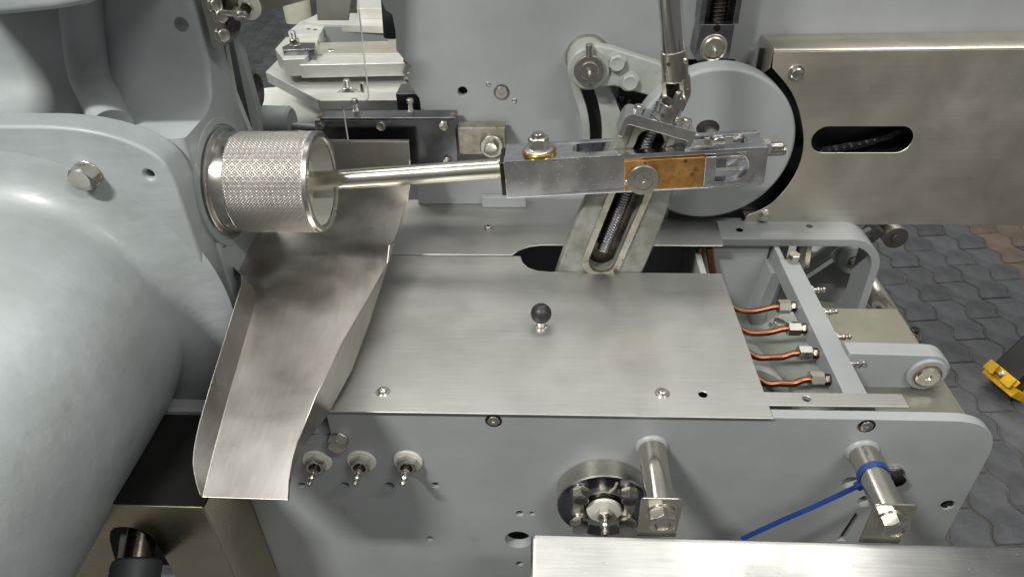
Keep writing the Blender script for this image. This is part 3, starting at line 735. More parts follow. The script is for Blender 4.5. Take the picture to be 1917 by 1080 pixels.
for u, v in ((1155, 117), (1179, 153)):
    q = P(u, v, y=yb+.004); bolt(rk, q, FWD, .0215, .0075, .0150, .0015, .3, m='paint3', wm='paint3', dome=.0012)
qd = XZ([(1066, 120), (1068, 160), (1082, 200), (1091, 240), (1092, 300), (1200, 300), (1168, 230), (1145, 165), (1120, 150)], yb+.027)
sl = []
cen = [(1099, 166), (1107, 190), (1113, 215), (1116, 240), (1116, 290)]
cw_ = smooth2(XZ(cen, yb+.027), 2, False)
a = []; b = []
for i, q in enumerate(cw_):
    d_ = Vector(cw_[min(i+1, len(cw_)-1)])-Vector(cw_[max(i-1, 0)]); n_ = Vector((-d_.y, d_.x)).normalized()*.0095
    a.append((q[0]+n_.x, q[1]+n_.y)); b.append((q[0]-n_.x, q[1]-n_.y))
d0 = (Vector(cw_[0])-Vector(cw_[1])).normalized()
cap = [(cw_[0][0]+.0095*(d0.x*math.sin(t)-d0.y*math.cos(t)), cw_[0][1]+.0095*(d0.y*math.sin(t)+d0.x*math.cos(t))) for t in [PI*k/6 for k in range(1, 6)]]
slot = a[::-1]+[(cw_[0][0]+(Vector(a[0])-Vector(cw_[0])).x*math.cos(t)+d0.x*.0095*math.sin(t), cw_[0][1]+(Vector(a[0])-Vector(cw_[0])).y*math.cos(t)+d0.y*.0095*math.sin(t)) for t in [PI*k/6 for k in range(1, 6)]]+b
qn = thing('slotted_quadrant', (bc.x+.01, yb+.03, bc.z-.14), 'grey painted quadrant plate with a curved dark slot below the rocker boss', 'quadrant')
add('quadrant_plate', plate(smooth2(qd, 2), [slot], 'XZ', yb+.027, yb+.039, .0015), 'paint3', qn)
dk = XZ([(1082, 158), (1128, 158), (1140, 250), (1140, 290), (1100, 290), (1096, 230)], YP-.004)
add('slot_back', plate(dk, [], 'XZ', YP-.004, YP-.001, .0004), 'dark', qn)
dk2 = XZ([(1158, 165), (1240, 178), (1240, 245), (1168, 240)], YP-.004)
cpw = thing('clearance_window', P(1200, 200, y=YP), 'dark opening with small screws in the rear panel below the rocker arm', 'opening')
add('window', plate(dk2, [], 'XZ', YP-.005, YP-.001, .0004), 'dark', cpw)
for u, v in ((1163, 186), (1180, 192)):
    put('screw_head', cached(('sh',), lambda: lathe([(.006, 0), (.006, .004), (.004, .005), (0, .005)], 20)), 'darksteel', cpw, P(u, v, y=YP-.005), FWD)

# painted disc
YD = .425
dc = Vector((.2395, YD, 1.133)); DR = .1215
ds = thing('crank_disc', (dc.x, YD+.02, dc.z-DR), 'large round grey painted crank disc behind the end of the sliding arm', 'disc')
add('disc', lathe([(DR-.001, -.035), (DR, -.033), (DR, -.006), (DR-.0025, -.0015), (DR-.006, 0), (0, 0)], 110, frame(dc, FWD)), 'paint', ds, ang=50)
p = P(1325, 240, y=YD)
add('pocket', lathe([(.017, 0), (.017, .0006), (0, .0006)], 32, Matrix.Translation(p) @ Matrix.Rotation(R(90), 4, 'X') @ Matrix.Scale(.75, 4, (0, 1, 0))), 'dark', ds)
add('crank_pin', cyl(p+Vector((0.002, -.001, -.006)), p+Vector((.002, -.03, -.006)), .0115), 'steel', ds)
dsm = XZ([(1275, 360), (1285, 356), (1300, 362), (1310, 354), (1330, 352)], YD-.001)
# pillar left of the disc
add('panel_pillar', box(P(1222, 400, y=.46).x, P(1250, 400, y=.46).x, .452, .50, .985, 1.2), 'paint', label='narrow upright grey pillar between slotted lever and crank disc', cat='pillar', bev=.002)

# stainless guard
YG = .440
zt = P(1460, 92, y=YG).z; zb = P(1500, 420, y=YG).z
arc = XZ([(1449, 96), (1446, 128), (1462, 146), (1478, 165), (1493, 195), (1502, 232), (1506, 268), (1500, 302), (1485, 335), (1465, 362), (1440, 385), (1418, 396), (1398, 404), (1391, 420)], YG)
arc = [arc[0], arc[1]]+[tuple(q) for q in smooth2(arc[1:-1], 2, False)][1:]+[arc[-1]]
gx1 = 1.45
og = [(x, min(z, zt)) for x, z in arc] + [(gx1, zb), (gx1, zt-.004)]
og[0] = (og[0][0], zt-.004)
s0 = P(1546, 262, y=YG); s1_ = P(1682, 262, y=YG); rr = (P(1600, 238, y=YG).z-P(1600, 287, y=YG).z)/2
gd = thing('chain_guard', (.7, .47, zb), 'long brushed stainless guard box with a rounded slot showing the chain', 'guard')
add('front_sheet', plate(og, [slotpoly((s0.x, s0.z), (s1_.x, s1_.z), rr, 14)], 'XZ', YG, YG+.002, .0005, 1), 'guard', gd)
xl = og[0][0]
# rounded fold and top flange
bm = bmesh.new(); rows = []
sec = [(YG+.0002, zt-.0042), (YG+.0008, zt-.0020), (YG+.0022, zt-.0006), (YG+.0045, zt), (YP-.0005, zt)]
for x in (xl, gx1): rows.append([bm.verts.new((x, a, b)) for a, b in sec])
for i in range(len(sec)-1): bm.faces.new((rows[0][i], rows[0][i+1], rows[1][i+1], rows[1][i]))
g_ = add('top_flange', bm, 'guard', gd, ang=60)
sm = g_.modifiers.new('s', 'SOLIDIFY'); sm.thickness = .0012; sm.offset = -1
add('end_flange', extrude_poly([Vector((xl-.0012, YG+.003, zt-.002)), Vector((xl-.0012, YP-.001, zt-.001)), Vector((xl-.0012, YP-.001, zt-.07)), Vector((xl-.0012, YG+.003, zt-.028))], (.0011, 0, 0)), 'guard', gd)
add('bottom_flange', box(P(1400, 420, y=YG).x, gx1, YG+.0022, YP-.01, zb, zb+.0015), 'guard', gd)
add('void_shade_sheet', box(.30, gx1, YP-.03, YP-.026, zb+.004, zt-.012), 'matteblack', gd)  # black sheet stands in for the dark void inside the guard
bolt(gd, P(1490, 137, y=YG), FWD, .0155, .0065, .0118, .0012, .35)
bolt(gd, P(1432, 404, y=YG), FWD, .0145, .006, .0108, .0012, .1)
# chain behind the slot
ch = thing('drive_chain', P(1600, 270, y=YG+.03), 'dark oily roller chain seen through the slot of the stainless guard', 'chain')
a = P(1545, 284, y=YG+.028); b = P(1690, 244, y=YG+.028); n = 11
lk = cached(('link',), lambda: join(plate(slotpoly((-.0055, 0), (.0055, 0), .0052, 6), [], 'XZ', -.004, -.0026, .0003, 1), plate(slotpoly((-.0055, 0), (.0055, 0), .0052, 6), [], 'XZ', .0026, .004, .0003, 1), cyl((-.0055, -.005, 0), (-.0055, .005, 0), .0032, n=12), cyl((.0055, -.005, 0), (.0055, .005, 0), .0032, n=12)))
an = math.atan2((b-a).z, (b-a).x)
for i in range(n):
    p = a.lerp(b, i/(n-1)) + Vector((0, 0, -.004*math.sin(PI*i/(n-1))))
    put('link', lk, 'matteblack', ch, p, UP, wm=Matrix.Translation(p+Vector((0, .0015*(i % 2), 0))) @ Matrix.Rotation(-an, 4, 'Y'))
# roller below the guard
rp_ = P(1676, 444, y=.62)
ro = thing('idler_roller', rp_, 'small olive roller with steel end on a strap, hanging under the guard by the paving', 'roller')
add('roller', cyl(rp_, rp_+Vector((0, .1, .0)), .022, n=36), 'olive', ro)
add('end_cap', lathe([(.0225, 0), (.0225, .004), (.021, .005), (.010, .005), (.010, .009), (.009, .010), (0, .010)], 36, frame(rp_, FWD)), 'olive', ro)
add('strap', box(rp_.x-.05, rp_.x-.012, rp_.y+.02, rp_.y+.03, rp_.z-.01, rp_.z+.12), 'olive', ro, bev=.002)
cc = P(1632, 445, y=.55)
add('clamp_block', xf(box(-.03, .012, 0, .03, -.012, .02), Matrix.Translation(cc) @ Matrix.Rotation(R(35), 4, 'Y')), 'greysteel', label='small steel clamp block beside the bend of the grey frame bar', cat='clamp', bev=.002)

# ------------------------------------------------------------------ spindle slide above the disc
ysb = .465
def Q(u, v): return W0(u, v, ysb)
sb = thing('spindle_slide', P(1338, 90, y=ysb), 'dark steel slide block with round nippled shaft end below a short spring-like screw', 'slide block')
o = fillet([Q(1312, 46), Q(1376, 46), Q(1365, 108), Q(1358, 117), Q(1306, 117), Q(1300, 108)], [.0015, .0015, .002, .003, .003, .002])
add('block', plate(o, [], 'XZ', ysb, YP-.001, .0012), 'greysteel', sb)
p = P(1336, 90, y=ysb)
add('shaft_end', lathe([(.0195, 0), (.0195, .0016), (.0183, .0022), (.0165, .0010), (.0150, .0014), (.0135, .0028), (0, .0032)], 44, frame(p, FWD)), 'stained', sb)
nipple(sb, p+Vector((0, -.003, 0)), (0, -1, -.1), .85, hexb=False)
socket(sb, P(1342, 53, y=ysb), FWD, .005, .0012, 'darksteel', False)
tp = P(1342, 42, y=ysb+.02)
add('screw', screwthread(.0125, .16, .0052, .0022, 28, 8, frame((tp.x, ysb+.020, tp.z-.002), UP)), 'darksteel', sb)
for u in (1311, 1374):
    q = P(u, 40, y=ysb+.02)
    add('side_rail', box(q.x-.004, q.x+.004, ysb+.008, YP-.001, q.z-.001, q.z+.2), 'greysteel', sb, bev=.001)

# ================================================================== BLACK-FACED BRACKET, LINK
YK = .464
k0 = P(588, 226, y=YK); k1 = P(851, 227, y=YK)
zk = (k0.z+k1.z)/2; zk0 = P(845, 305, y=YK).z
kb = thing('guide_block', ((k0.x+k1.x)/2, YK+.02, zk0), 'long polished steel guide block darkened as if reflecting black, bolted along its top edge, behind the roller', 'guide block')
add('face_plate', plate([(k0.x, zk0-.02), (k1.x, zk0), (k1.x, zk), (k0.x, zk)], [], 'XZ', YK, YK+.004, .0008), 'blacksteel', kb)  # black reflection is put into the face colour
add('top_bar', box(k0.x+.008, k1.x+.001, YK+.0042, YK+.036, zk-.016, zk+.0035), 'greysteel', kb, bev=.0012)
add('core', box(k0.x+.01, k1.x-.004, YK+.0042, YK+.034, zk0+.002, zk-.017), 'darksteel', kb)
for u, v in ((600, 237), (714, 235), (831, 234), (838, 300)):
    bolt(kb, P(u, v, y=YK), FWD, .0135, .0065, None, dome=.0008)
for u, v in ((667, 213), (770, 213)):
    q = P(u, v, z=zk+.0035)
    s = put('jack_screw', cached(('js',), lambda: join(hexbm(.0105, .006, two=True), screwthread(.0035, .013, .0015, .0008, 16, 5, Matrix.Translation((0, 0, .005))), xf(hexbm(.0095, .006), Matrix.Translation((0, 0, .018))))), 'nut', kb, q, UP, .2)
for u0, u1, v in ((594, 602, 219), (842, 851, 219)):
    q0 = P(u0, v, z=zk+.004); add('rust_patch', box(q0.x, q0.x+.007, YK+.005, YK+.022, zk+.0032, zk+.0042), 'rust', kb)
# stained link with big bolt
l0 = P(856, 240, y=.474); l1 = P(945, 240, y=.474); lb_ = P(900, 289, y=.474)
lkp = thing('stained_link', (l0.x+.03, .48, lb_.z), 'oil-stained flat steel link with one big bolt and thick washer, left end of the arm', 'link')
add('link_plate', box(l0.x, l1.x, .474, .503, lb_.z, l0.z), 'stained', lkp, bev=.001)
q = P(921, 272, y=.474)
add('thick_washer', lathe([(.0185, 0), (.0190, .001), (.0190, .007), (.0175, .0085), (.012, .0085)], 40, frame(q, FWD)), 'steel', lkp)
bolt(lkp, q+Vector((0, -.0082, 0)), FWD, .0215, .0105, None, spin=.25, dome=.001)
# lower dark angle between rod and covers
add('lower_bracket', join(box(-.232, -.085, .492, .505, 1.0, 1.062), box(-.12, -.045, .480, .491, 1.0, 1.02)), 'paint', label='low grey painted bracket at the back of the covers below the round rod', cat='bracket', bev=.0015)

# ================================================================== SLOTTED LEVER, LEAD SCREW, UNIVERSAL JOINT
YL = .287; LT = .024
lb0 = P(1127, 487, y=YL); lt0 = P(1227, 245, y=YL)
dv = (lt0-lb0); LEAN = math.atan2(dv.x, dv.z); LL = dv.length
LM = Matrix.Translation(lb0) @ Matrix.Rotation(LEAN, 4, 'Y')     # local x across, z along the lever, y depth
lv = thing('slotted_lever', (lb0.x-.03, YL+.02, .93), 'leaning cast grey lever with a long machined slot, worn paint, passing through the arm', 'lever')
o = [(-.052, -.12), (.060, -.12), (.0645, -.02), (.0620, .08), (.0520, LL-.04), (.044, LL+.015), (-.040, LL+.015), (-.0440, LL-.04), (-.0545, .08), (-.0580, -.02)]
sl = slotpoly((0, 0), (0, LL-.02), .0190, 12)
add('lever_casting', plate(smooth2(o, 2), [sl], 'XZ', 0, LT, .004, 4, LM), 'worncast', lv)
add('machined_rim', plate(slotpoly((0, 0), (0, LL-.01), .0285, 14), [slotpoly((0, 0), (0, LL-.01), .0194, 14)], 'XZ', -.0035, .004, .0008, 2, LM), 'stained', lv)
add('slot_back', xf(box(-.023, .023, LT-.004, LT+.001, -.012, LL), LM), 'darksteel', lv)
add('screw', screwthread(.0092, LL+.02, .0042, .0020, 28, 8, LM @ Matrix.Translation((-.002, .010, .012))), 'greysteel', lv)
# bridge plate on top
br = thing('bridge_plate', lt0, 'polished steel bridge plate with turned-down ends and two bolts across the lever top', 'bridge plate')
bz = LL+.004
o = fillet([(-.047, bz-.018), (-.0405, bz-.018), (-.0405, bz), (.0405, bz), (.0405, bz-.018), (.047, bz-.018), (.047, bz+.0145), (-.047, bz+.0145)], [.001, .001, .003, .003, .001, .001, .006, .012])
add('bridge', plate(o, [], 'XZ', -.016, .020, .0008, 2, LM), 'chrome', br)
nz = (LM.to_3x3() @ Vector((0, 0, 1)))
for x in (-.029, .034):
    bolt(br, LM @ Vector((x, .004, bz+.0145)), nz, .0125, .0065, None, m='nut', spin=.4)
# universal joint
uj = thing('universal_joint', LM @ Vector((.004, .004, bz+.015)), 'steel universal joint and bright upright shaft rising from the bridge plate', 'universal joint')
J = LM @ Vector((.005, -.004, bz+.052))           # crossing point
ax1 = nz.normalized(); top = P(1244, -140, y=.285)
ax2 = (top-J).normalized()
M1 = frame(J, -ax1, 0); M2 = frame(J, ax2, 0)
def yoke(mt, L, r, rot):
    """fork with two ears about the origin, sleeve from z=r*.9 to L"""
    mt = mt @ Matrix.Rotation(rot, 4, 'Z')
    sleeve = lathe([(r-.0008, L), (r, L-.0008), (r, .0175), (r*.96, .0160), (0, .0160)], 40, mt)
    ears = []
    for s in (-1, 1):
        pts = [(-.0098, .0185), (.0098, .0185), (.0098, .002)]+[(.0098*math.cos(t), .0098*math.sin(t)-0) for t in [-PI*k/8 for k in range(0, 9)]]+[(-.0098, .002)]
        e = plate(pts[:2]+pts[3:12], [], 'XZ', s*.0085, s*.0148, .0008, 2, None)
        ears.append(xf(e, mt))
    return join(sleeve, *ears)
add('lower_yoke', yoke(M1, .037, .0158, R(62)), 'steel', uj, ang=30)
add('upper_yoke', yoke(M2, .052, .0158, R(-28-90+90)), 'steel', uj, ang=30)
def rotz(mt, a): return (mt @ Matrix.Rotation(a, 4, 'Z')).to_3x3() @ Vector((0, 1, 0))
for mt, a in ((M1, R(62)), (M2, R(-28))):
    v = rotz(mt, a); add('cross_pin', cyl(J-v*.0156, J+v*.0156, .0045, n=20), 'nut', uj)
add('cross_block', xf(box(-.0078, .0078, -.0078, .0078, -.0078, .0078), M1 @ Matrix.Rotation(R(62), 4, 'Z')), 'darksteel', uj, bev=.001)
vside = Vector((.75, -.66, 0)).normalized()
for s_, axx in ((.040, ax2), (-.029, ax1)):
    c_ = J+axx*s_; vv = (vside-axx*vside.dot(axx)).normalized()
    put('set_pin', cached(('sp',), lambda: lathe([(.0036, 0), (.0036, .0165), (.0025, .0178), (0, .018)], 16)), 'nut', uj, c_, vv)
    vv2 = Vector((-.55, -.83, 0)); vv2 = (vv2-axx*vv2.dot(axx)).normalized()
    put('pin_hole', cached(('ph',), lambda: lathe([(.0026, 0), (.0026, .01592), (0, .01592)], 14)), 'dark', uj, c_, vv2)
add('shaft', cyl(J+ax2*.051, J+ax2*.45, .0137, n=64), 'mirror', uj)

# ================================================================== SLIDING ARM WITH ROD
YA = .265
a0 = P(942, 303, y=YA); a1 = P(1440, 275, y=YA); aT = math.atan2((a1-a0).z, (a1-a0).x); AL = (a1-a0).length
hA = a0.z-P(942, 372, y=YA).z
AM = Matrix.Translation(a0) @ Matrix.Rotation(-aT, 4, 'Y')       # local x along arm, z up (top at 0)
AMi = AM.inverted()
def al(u, v): p = P(u, v, y=YA); q = AMi @ p; return (q.x, q.z)
sa = thing('sliding_arm', AM @ Vector((AL/2, .03, -hA)), 'long polished steel arm with bronze slider and a round rod into the knurled drum', 'sliding arm')
AD = .056
wf = .016
hA2 = hA
c0 = al(1345, 312); c1 = al(1372, 312); sr = .0165
fslot = slotpoly((al(1168, 342)[0]+.024, -hA*.48), (al(1372, 312)[0], -hA*.48), .0195, 12)
fr_out = fillet([(0, -hA), (AL, -hA), (AL, 0), (0, 0)], [.0015, .006, .004, .001])
add('front_cheek', plate(fr_out, [fslot], 'XZ', 0, wf, .0012, 2, AM), 'chrome', sa)
rslot = slotpoly((al(1195, 315)[0], -hA*.48), (al(1372, 312)[0], -hA*.48), .0195, 12)
add('rear_cheek', plate(fr_out, [rslot], 'XZ', AD-.010, AD, .0010, 2, AM), 'chrome', sa)
tx0 = (AMi @ P(1072, 270, y=YA+.02)).x; tx1 = (AMi @ P(1402, 262, y=YA+.02)).x
add('left_bridge', xf(box(.001, tx0, wf+.0002, AD-.0102, -hA+.001, -.0006), AM), 'chrome', sa)
# top faces between the cheeks: closed left of the slot, rounded slot ends
add('right_bridge', xf(box(tx1, AL-.001, wf+.0002, AD-.0102, -hA+.001, -.0006), AM), 'chrome', sa, bev=0)
# rounded corner infills of the long top slot
def infill(xc, s):
    pts = []; y0, y1 = wf, AD-.010; rr_ = (y1-y0)/2; yc = (y0+y1)/2
    for k in range(13):
        t = R(90)-PI*k/12; pts.append((xc+s*rr_*math.cos(t), yc+rr_*math.sin(t)))
    return pts+[(xc+s*(rr_+.002), y0), (xc+s*(rr_+.002), y1)] if True else pts
rr_ = (AD-.010-wf)/2
for xc, s in ((tx0+rr_-.0015, -1), (tx1-rr_+.0015, 1)):
    add('slot_end', plate(infill(xc, s), [], 'XY', -.012, -.0008, .0002, 1, AM), 'chrome', sa)
# bronze slider in the front slot
bx0, bz0 = al(1168, 342); bx1, _ = al(1316, 336); 
zt_, zb_ = -.0075, -hA+.0045
add('bronze_slider', xf(box(bx0, bx1, -.004, .012, zb_, zt_), AM), 'bronze', sa, bev=.0008)
add('slider_end', xf(box(bx1+.0003, bx1+.0145, -.0038, .012, zb_+.001, zt_-.0005), AM), 'chrome', sa, bev=.0008)
for x in (al(1207, 296)[0], al(1283, 296)[0]):
    put('oil_hole', cached(('oh',), lambda: lathe([(.0022, 0), (.0022, .0005), (.0015, .0002), (0, .0002)], 14)), 'dark', sa, AM @ Vector((x, -.004, zt_-.004)), AM.to_3x3() @ Vector((0, -1, 0)))
# pivot button
pc = P(1203, 334, y=YA-.006)
add('pivot_button', lathe([(.0208, -.004), (.0208, .006), (.0198, .0072), (.0135, .0072), (.0132, .0062), (.0124, .0062), (.0120, .0074), (.0035, .0074), (.0028, .005), (0, .005)], 56, frame(pc, FWD)), 'steel', sa)
put('small_screw', cached(('ss',), lambda: lathe([(.004, 0), (.004, .0012), (.003, .002), (0, .002)], 16)), 'nut', sa, AM @ Vector((bx0+.004, -.004, zb_+.012)), AM.to_3x3() @ Vector((0, -1, 0)))
# adjusting screw inside the slot, end nut
ez = al(1440, 300)[1]; ex = AL
add('adjusting_screw', screwthread(.0068, .095, .0022, .0012, 24, 6, AM @ Matrix.Translation((bx1+.012, .026, ez)) @ Matrix.Rotation(R(90), 4, 'Y')), 'steel', sa)
nut(sa, AM @ Vector((AL, .026, al(1443, 292)[1])), AM.to_3x3() @ Vector((1, 0, 0)), .0195, .009, None, stud=.016, spin=.25, m='nut', studm='steel', sr=.0062)
add('rear_block', xf(box(al(1340, 300)[0], al(1372, 300)[0], .030, .044, -hA*.75, -hA*.25), AM), 'greysteel', sa, bev=.001)
rp2 = P(1345, 268, y=YA+.044)
add('rear_pin', cyl(rp2+Vector((0, .002, 0)), rp2+Vector((0, -.006, 0)), .010, n=32), 'steel', sa)
# nut with brass washer on the top
tn = AMi @ P(1010, 282, z=a0.z)
tpn = AM @ Vector((tn.x, AD*.40, 0)); nn = AM.to_3x3() @ Vector((0, 0, 1))
add('brass_washer', lathe([(.0225, 0), (.0225, .0036), (.0215, .0046), (.010, .0046)], 44, frame(tpn, nn)), 'brass', sa)
q = tpn+nn*.0042
add('flange_nut', join(lathe([(.0200, 0), (.0195, .0015), (.0155, .0035), (0, .0035)], 40, frame(q, nn)), xf(hexbm(.0240, .0150, hole=.0085), frame(q+nn*.0032, nn, .5))), 'nut', sa, ang=30)
add('stud', lathe([(.0084, 0), (.0084, .0215), (.0072, .0232), (0, .0235)], 30, frame(q, nn)), 'steel', sa)
# round rod
r1 = P(936, 318, y=YA+.028); r0 = P(588, 340, y=YA+.028)
add('rod', cyl(r0+(r0-r1)*.15, AM @ Vector((-.004, .028, -hA*.42)), .0137, n=56), 'rod', sa)
add('weld_collar', lathe([(.0138, -.010), (.0155, -.004), (.0175, .0)], 40, frame(AM @ Vector((-.0, .028, -hA*.42)), (r1-r0))), 'stained', sa)
add('end_face', xf(box(-.006, -.0002, .004, AD-.004, -hA+.002, -.003), AM), 'darksteel', sa, bev=.0015)
# ================================================================== KNURLED DRUM
DCY, DRR = .262, .0668
DC1 = P(606, 341, y=DCY); DX0, DX1, DCZ = -.446, DC1.x, DC1.z
kd = thing('knurled_drum', ((DX0+DX1)/2, DCY, DCZ-DRR), 'hollow knurled steel drum with smooth shoulder, the round rod running into its open end', 'drum')
ax = frame((DX0, DCY, DCZ), (1, 0, 0))
L = DX1-DX0
NT, x_a, x_b = 680, .030, L-.007
pit = .0041; rows = int((x_b-x_a)/.00062)
bm = bmesh.new(); rg = []
circn = round(2*PI*DRR/pit)
for i in range(rows+1):
    x = x_a+(x_b-x_a)*i/rows; ring = []
    for k in range(NT):
        th = 2*PI*k/NT; a = th*circn/2; b = x/pit*PI*1.0
        h = 1-max(abs(((a+b)/PI) % 1.0-.5), abs(((a-b)/PI) % 1.0-.5))*2; h = min(h*1.25, 1)
        edge = min(1, min(i, rows-i)/3)
        r = DRR-.0009+.0011*h*edge
        ring.append(bm.verts.new((r*math.cos(th), r*math.sin(th), x)))
    rg.append(ring)
for a, b in zip(rg, rg[1:]):
    for k in range(NT): bm.faces.new((a[k], a[(k+1) % NT], b[(k+1) % NT], b[k]))
add('knurled_sleeve', xf(bm, ax), 'knurl', kd, ang=12)
ri = DRR-.0095
add('end_rim', lathe([(DRR-.0009, x_b-.0002), (DRR, x_b+.0005), (DRR, L-.0015), (DRR-.0015, L), (ri+.002, L), (ri, L-.002), (ri, L-.004)], 96, ax, cap=False), 'steel', kd)
add('bore', lathe([(ri, L-.0039), (ri-.0005, L-.05)], 64, ax, cap=False), 'alu', kd)
add('shoulder', lathe([(DRR+.006, 0), (DRR+.006, .010), (DRR+.0045, .0115), (DRR+.0005, .0125), (DRR-.0005, .0135), (DRR-.0005, .0295), (DRR-.001, .0301)], 96, ax, cap=False), 'steel', kd)
add('inner_core', lathe([(ri-.001, L-.05), (ri-.001, L-.034), (ri-.003, L-.032), (0, L-.032)], 64, ax, cap=False), 'cream', kd)

# ================================================================== CHUTE
def V(u, v, **k): return P(u, v, **k)
# right wall top edge (rear to front) and matching foot line
xs = -.2325
RT = [V(765, 266, x=-.222), V(766, 300, x=-.222), V(766, 350, x=-.222), V(761, 382, x=-.2235), V(748, 425, x=-.2255), V(735, 453, x=-.227)]
RT2 = [V(728, 458, x=-.228), V(724, 492, x=-.2295), V(690, 555, x=-.2335), V(640, 640, x=-.2390), V(590, 740, x=-.2450), V(558, 820, x=-.2520), V(547, 860, x=-.258), V(540, 900, x=-.266), V(539, 934, x=-.274)]
FT2 = [None, None, (703, 585), (658, 690), (612, 775), (566, 832), (550, 868), (541.5, 904), (539, 934)]
yb = RT[0].y                                          # back wall plane
zfr = RT[2].z-.012
lipR = RT2[-1]; lipL = V(377, 926, y=lipR.y)
def floorz(y): # straight fall from back to lip
    t = (yb-y)/(yb-lipR.y); return zfr*(1-t)+lipR.z*t
# floor outline: left fold
LF = [(-.50, yb), (-.50, .36)]
def onfloor(u, v):
    p = V(u, v, z=floorz(.1))
    for _ in range(12): p = V(u, v, z=floorz(p.y))
    return p
lf = [onfloor(463, 437), onfloor(427, 489), onfloor(484, 562), onfloor(434, 720), onfloor(404, 830), lipL]
print('LF', [tuple(round(c, 3) for c in q) for q in lf], 'lipR', lipR[:])
def resample(pts, n):
    L = [0]
    for a, b in zip(pts, pts[1:]): L.append(L[-1]+(b-a).length)
    o = []
    for k in range(n+1):
        t = L[-1]*k/n
        for i in range(len(L)-1):
            if t <= L[i+1]+1e-9: o.append(pts[i].lerp(pts[i+1], (t-L[i])/max(1e-9, L[i+1]-L[i]))); break
    return o
lf = [Vector((-.50, yb, zfr)), Vector((-.50, .40, floorz(.40)))] + lf[:2] + catmull([lf[2]+Vector((-.004, .01, .001)), lf[3], lf[4], lipL], 6)
lf = [Vector((p.x, p.y, floorz(p.y))) for p in lf]
topR = RT+RT2
foot = []
for q, fpx in zip(topR, [None]*len(RT)+FT2):
    if fpx and fpx[1] > 600: w_ = onfloor(*fpx)
    else: w_ = Vector((q.x-.003, q.y, 0))
    foot.append(Vector((w_.x, w_.y, floorz(w_.y))))
foot[-1] = lipR+Vector((-.0005, .0, -.0012)); topR = [q.copy() for q in topR]
for k in range(1, len(RT)):
    topR[k].z = max(topR[k].z, foot[k].z+.004)
bm = bmesh.new()
LV = [bm.verts.new(p) for p in lf]; FV = [bm.verts.new(p) for p in foot]; TV = [bm.verts.new(p) for p in topR]
bm.faces.new(LV+FV[::-1])
for k in range(len(FV)-1): bm.faces.new((FV[k], FV[k+1], TV[k+1], TV[k]))
# left wall, from the notch down to the lip
li = 3; low = LV[li:]
ltc = [V(426, 490, x=lf[3].x-.001), V(458, 517, x=-.402), V(394, 720, x=-.394), V(372, 796, x=-.391), V(363, 838, x=-.388), V(361, 866, x=-.384), V(365, 896, x=-.377), lipL+Vector((-.0008, 0, .0012))]
lt = []
for v in low:
    y_ = v.co.y; p_ = ltc[0] if y_ > ltc[0].y else ltc[-1]
    for a_, b_ in zip(ltc, ltc[1:]):
        if a_.y >= y_ >= b_.y: p_ = a_.lerp(b_, (a_.y-y_)/max(1e-9, a_.y-b_.y)); break
    lt.append(Vector((p_.x, y_, max(p_.z, v.co.z+.0008))))
LT_ = [bm.verts.new(p) for p in lt]
for k in range(len(low)-1): bm.faces.new((low[k], low[k+1], LT_[k+1], LT_[k]))
# back wall with a folded lip
b0 = bm.verts.new((-.50, yb, RT[0].z)); bm.faces.new((LV[0], FV[0], TV[0], b0))
c0 = bm.verts.new((-.50, yb+.010, RT[0].z)); c1_ = bm.verts.new((RT[0].x, yb+.010, RT[0].z)); bm.faces.new((b0, TV[0], c1_, c0))
chu = add('chute', bm, 'chute', label='bent smoky stainless chute under the knurled drum, sloping forward to an open lip', cat='chute', ang=180, wn=False)
sm = chu.modifiers.new('s', 'SOLIDIFY'); sm.thickness = .0015; sm.offset = -1
bv = chu.modifiers.new('b', 'BEVEL'); bv.width = .0007; bv.segments = 2; bv.limit_method = 'ANGLE'; bv.angle_limit = R(28); bv.harden_normals = True

# ================================================================== LEFT CASTING
YF = .15
cc_ = Vector((-.66, YF, 1.03)); CRR = .175
lc = thing('pump_casting', (-.66, YF, .85), 'huge pale grey painted casting with bulging barrel and flange, filling the left side', 'casting')
fo = XZ([(-260, 228), (0, 236), (110, 236), (190, 248), (255, 270), (300, 296), (326, 330), (345, 385), (380, 490), (410, 575), (422, 632), (300, 642), (200, 760), (-260, 900)], YF)
fo2 = [fo[0]]+smooth2(fo[1:9], 2, False)+fo[9:]
hh = [circ(W0(279, 328, YF), .0052, 20)]
add('flange', plate(fo2, hh, 'XZ', YF, YF+.042, .0045, 5), 'paint2', lc, ang=50)
SHX, SHZ = .03, -.14      # the barrel leans a little as it comes forward
prof = [(CRR+.060, -.004), (CRR+.050, .0005), (CRR+.034, .003), (CRR+.020, .008), (CRR+.009, .016), (CRR+.002, .026), (CRR-.001, .036), (CRR+.002, .052), (CRR+.003, .08), (CRR, .13), (CRR-.008, .25), (CRR-.018, .40), (CRR-.022, .5), (0, .5)]
bm = lathe(prof, 128, frame(cc_, FWD))
for v in bm.verts:
    t_ = max(0, YF-v.co.y); v.co.x += SHX*t_; v.co.z += SHZ*t_
add('barrel', bm, 'paint2', lc, ang=60)
q = P(165, 325, y=YF)
bolt(lc, q, FWD, .0265, .0165, .0165, .0025, .12)
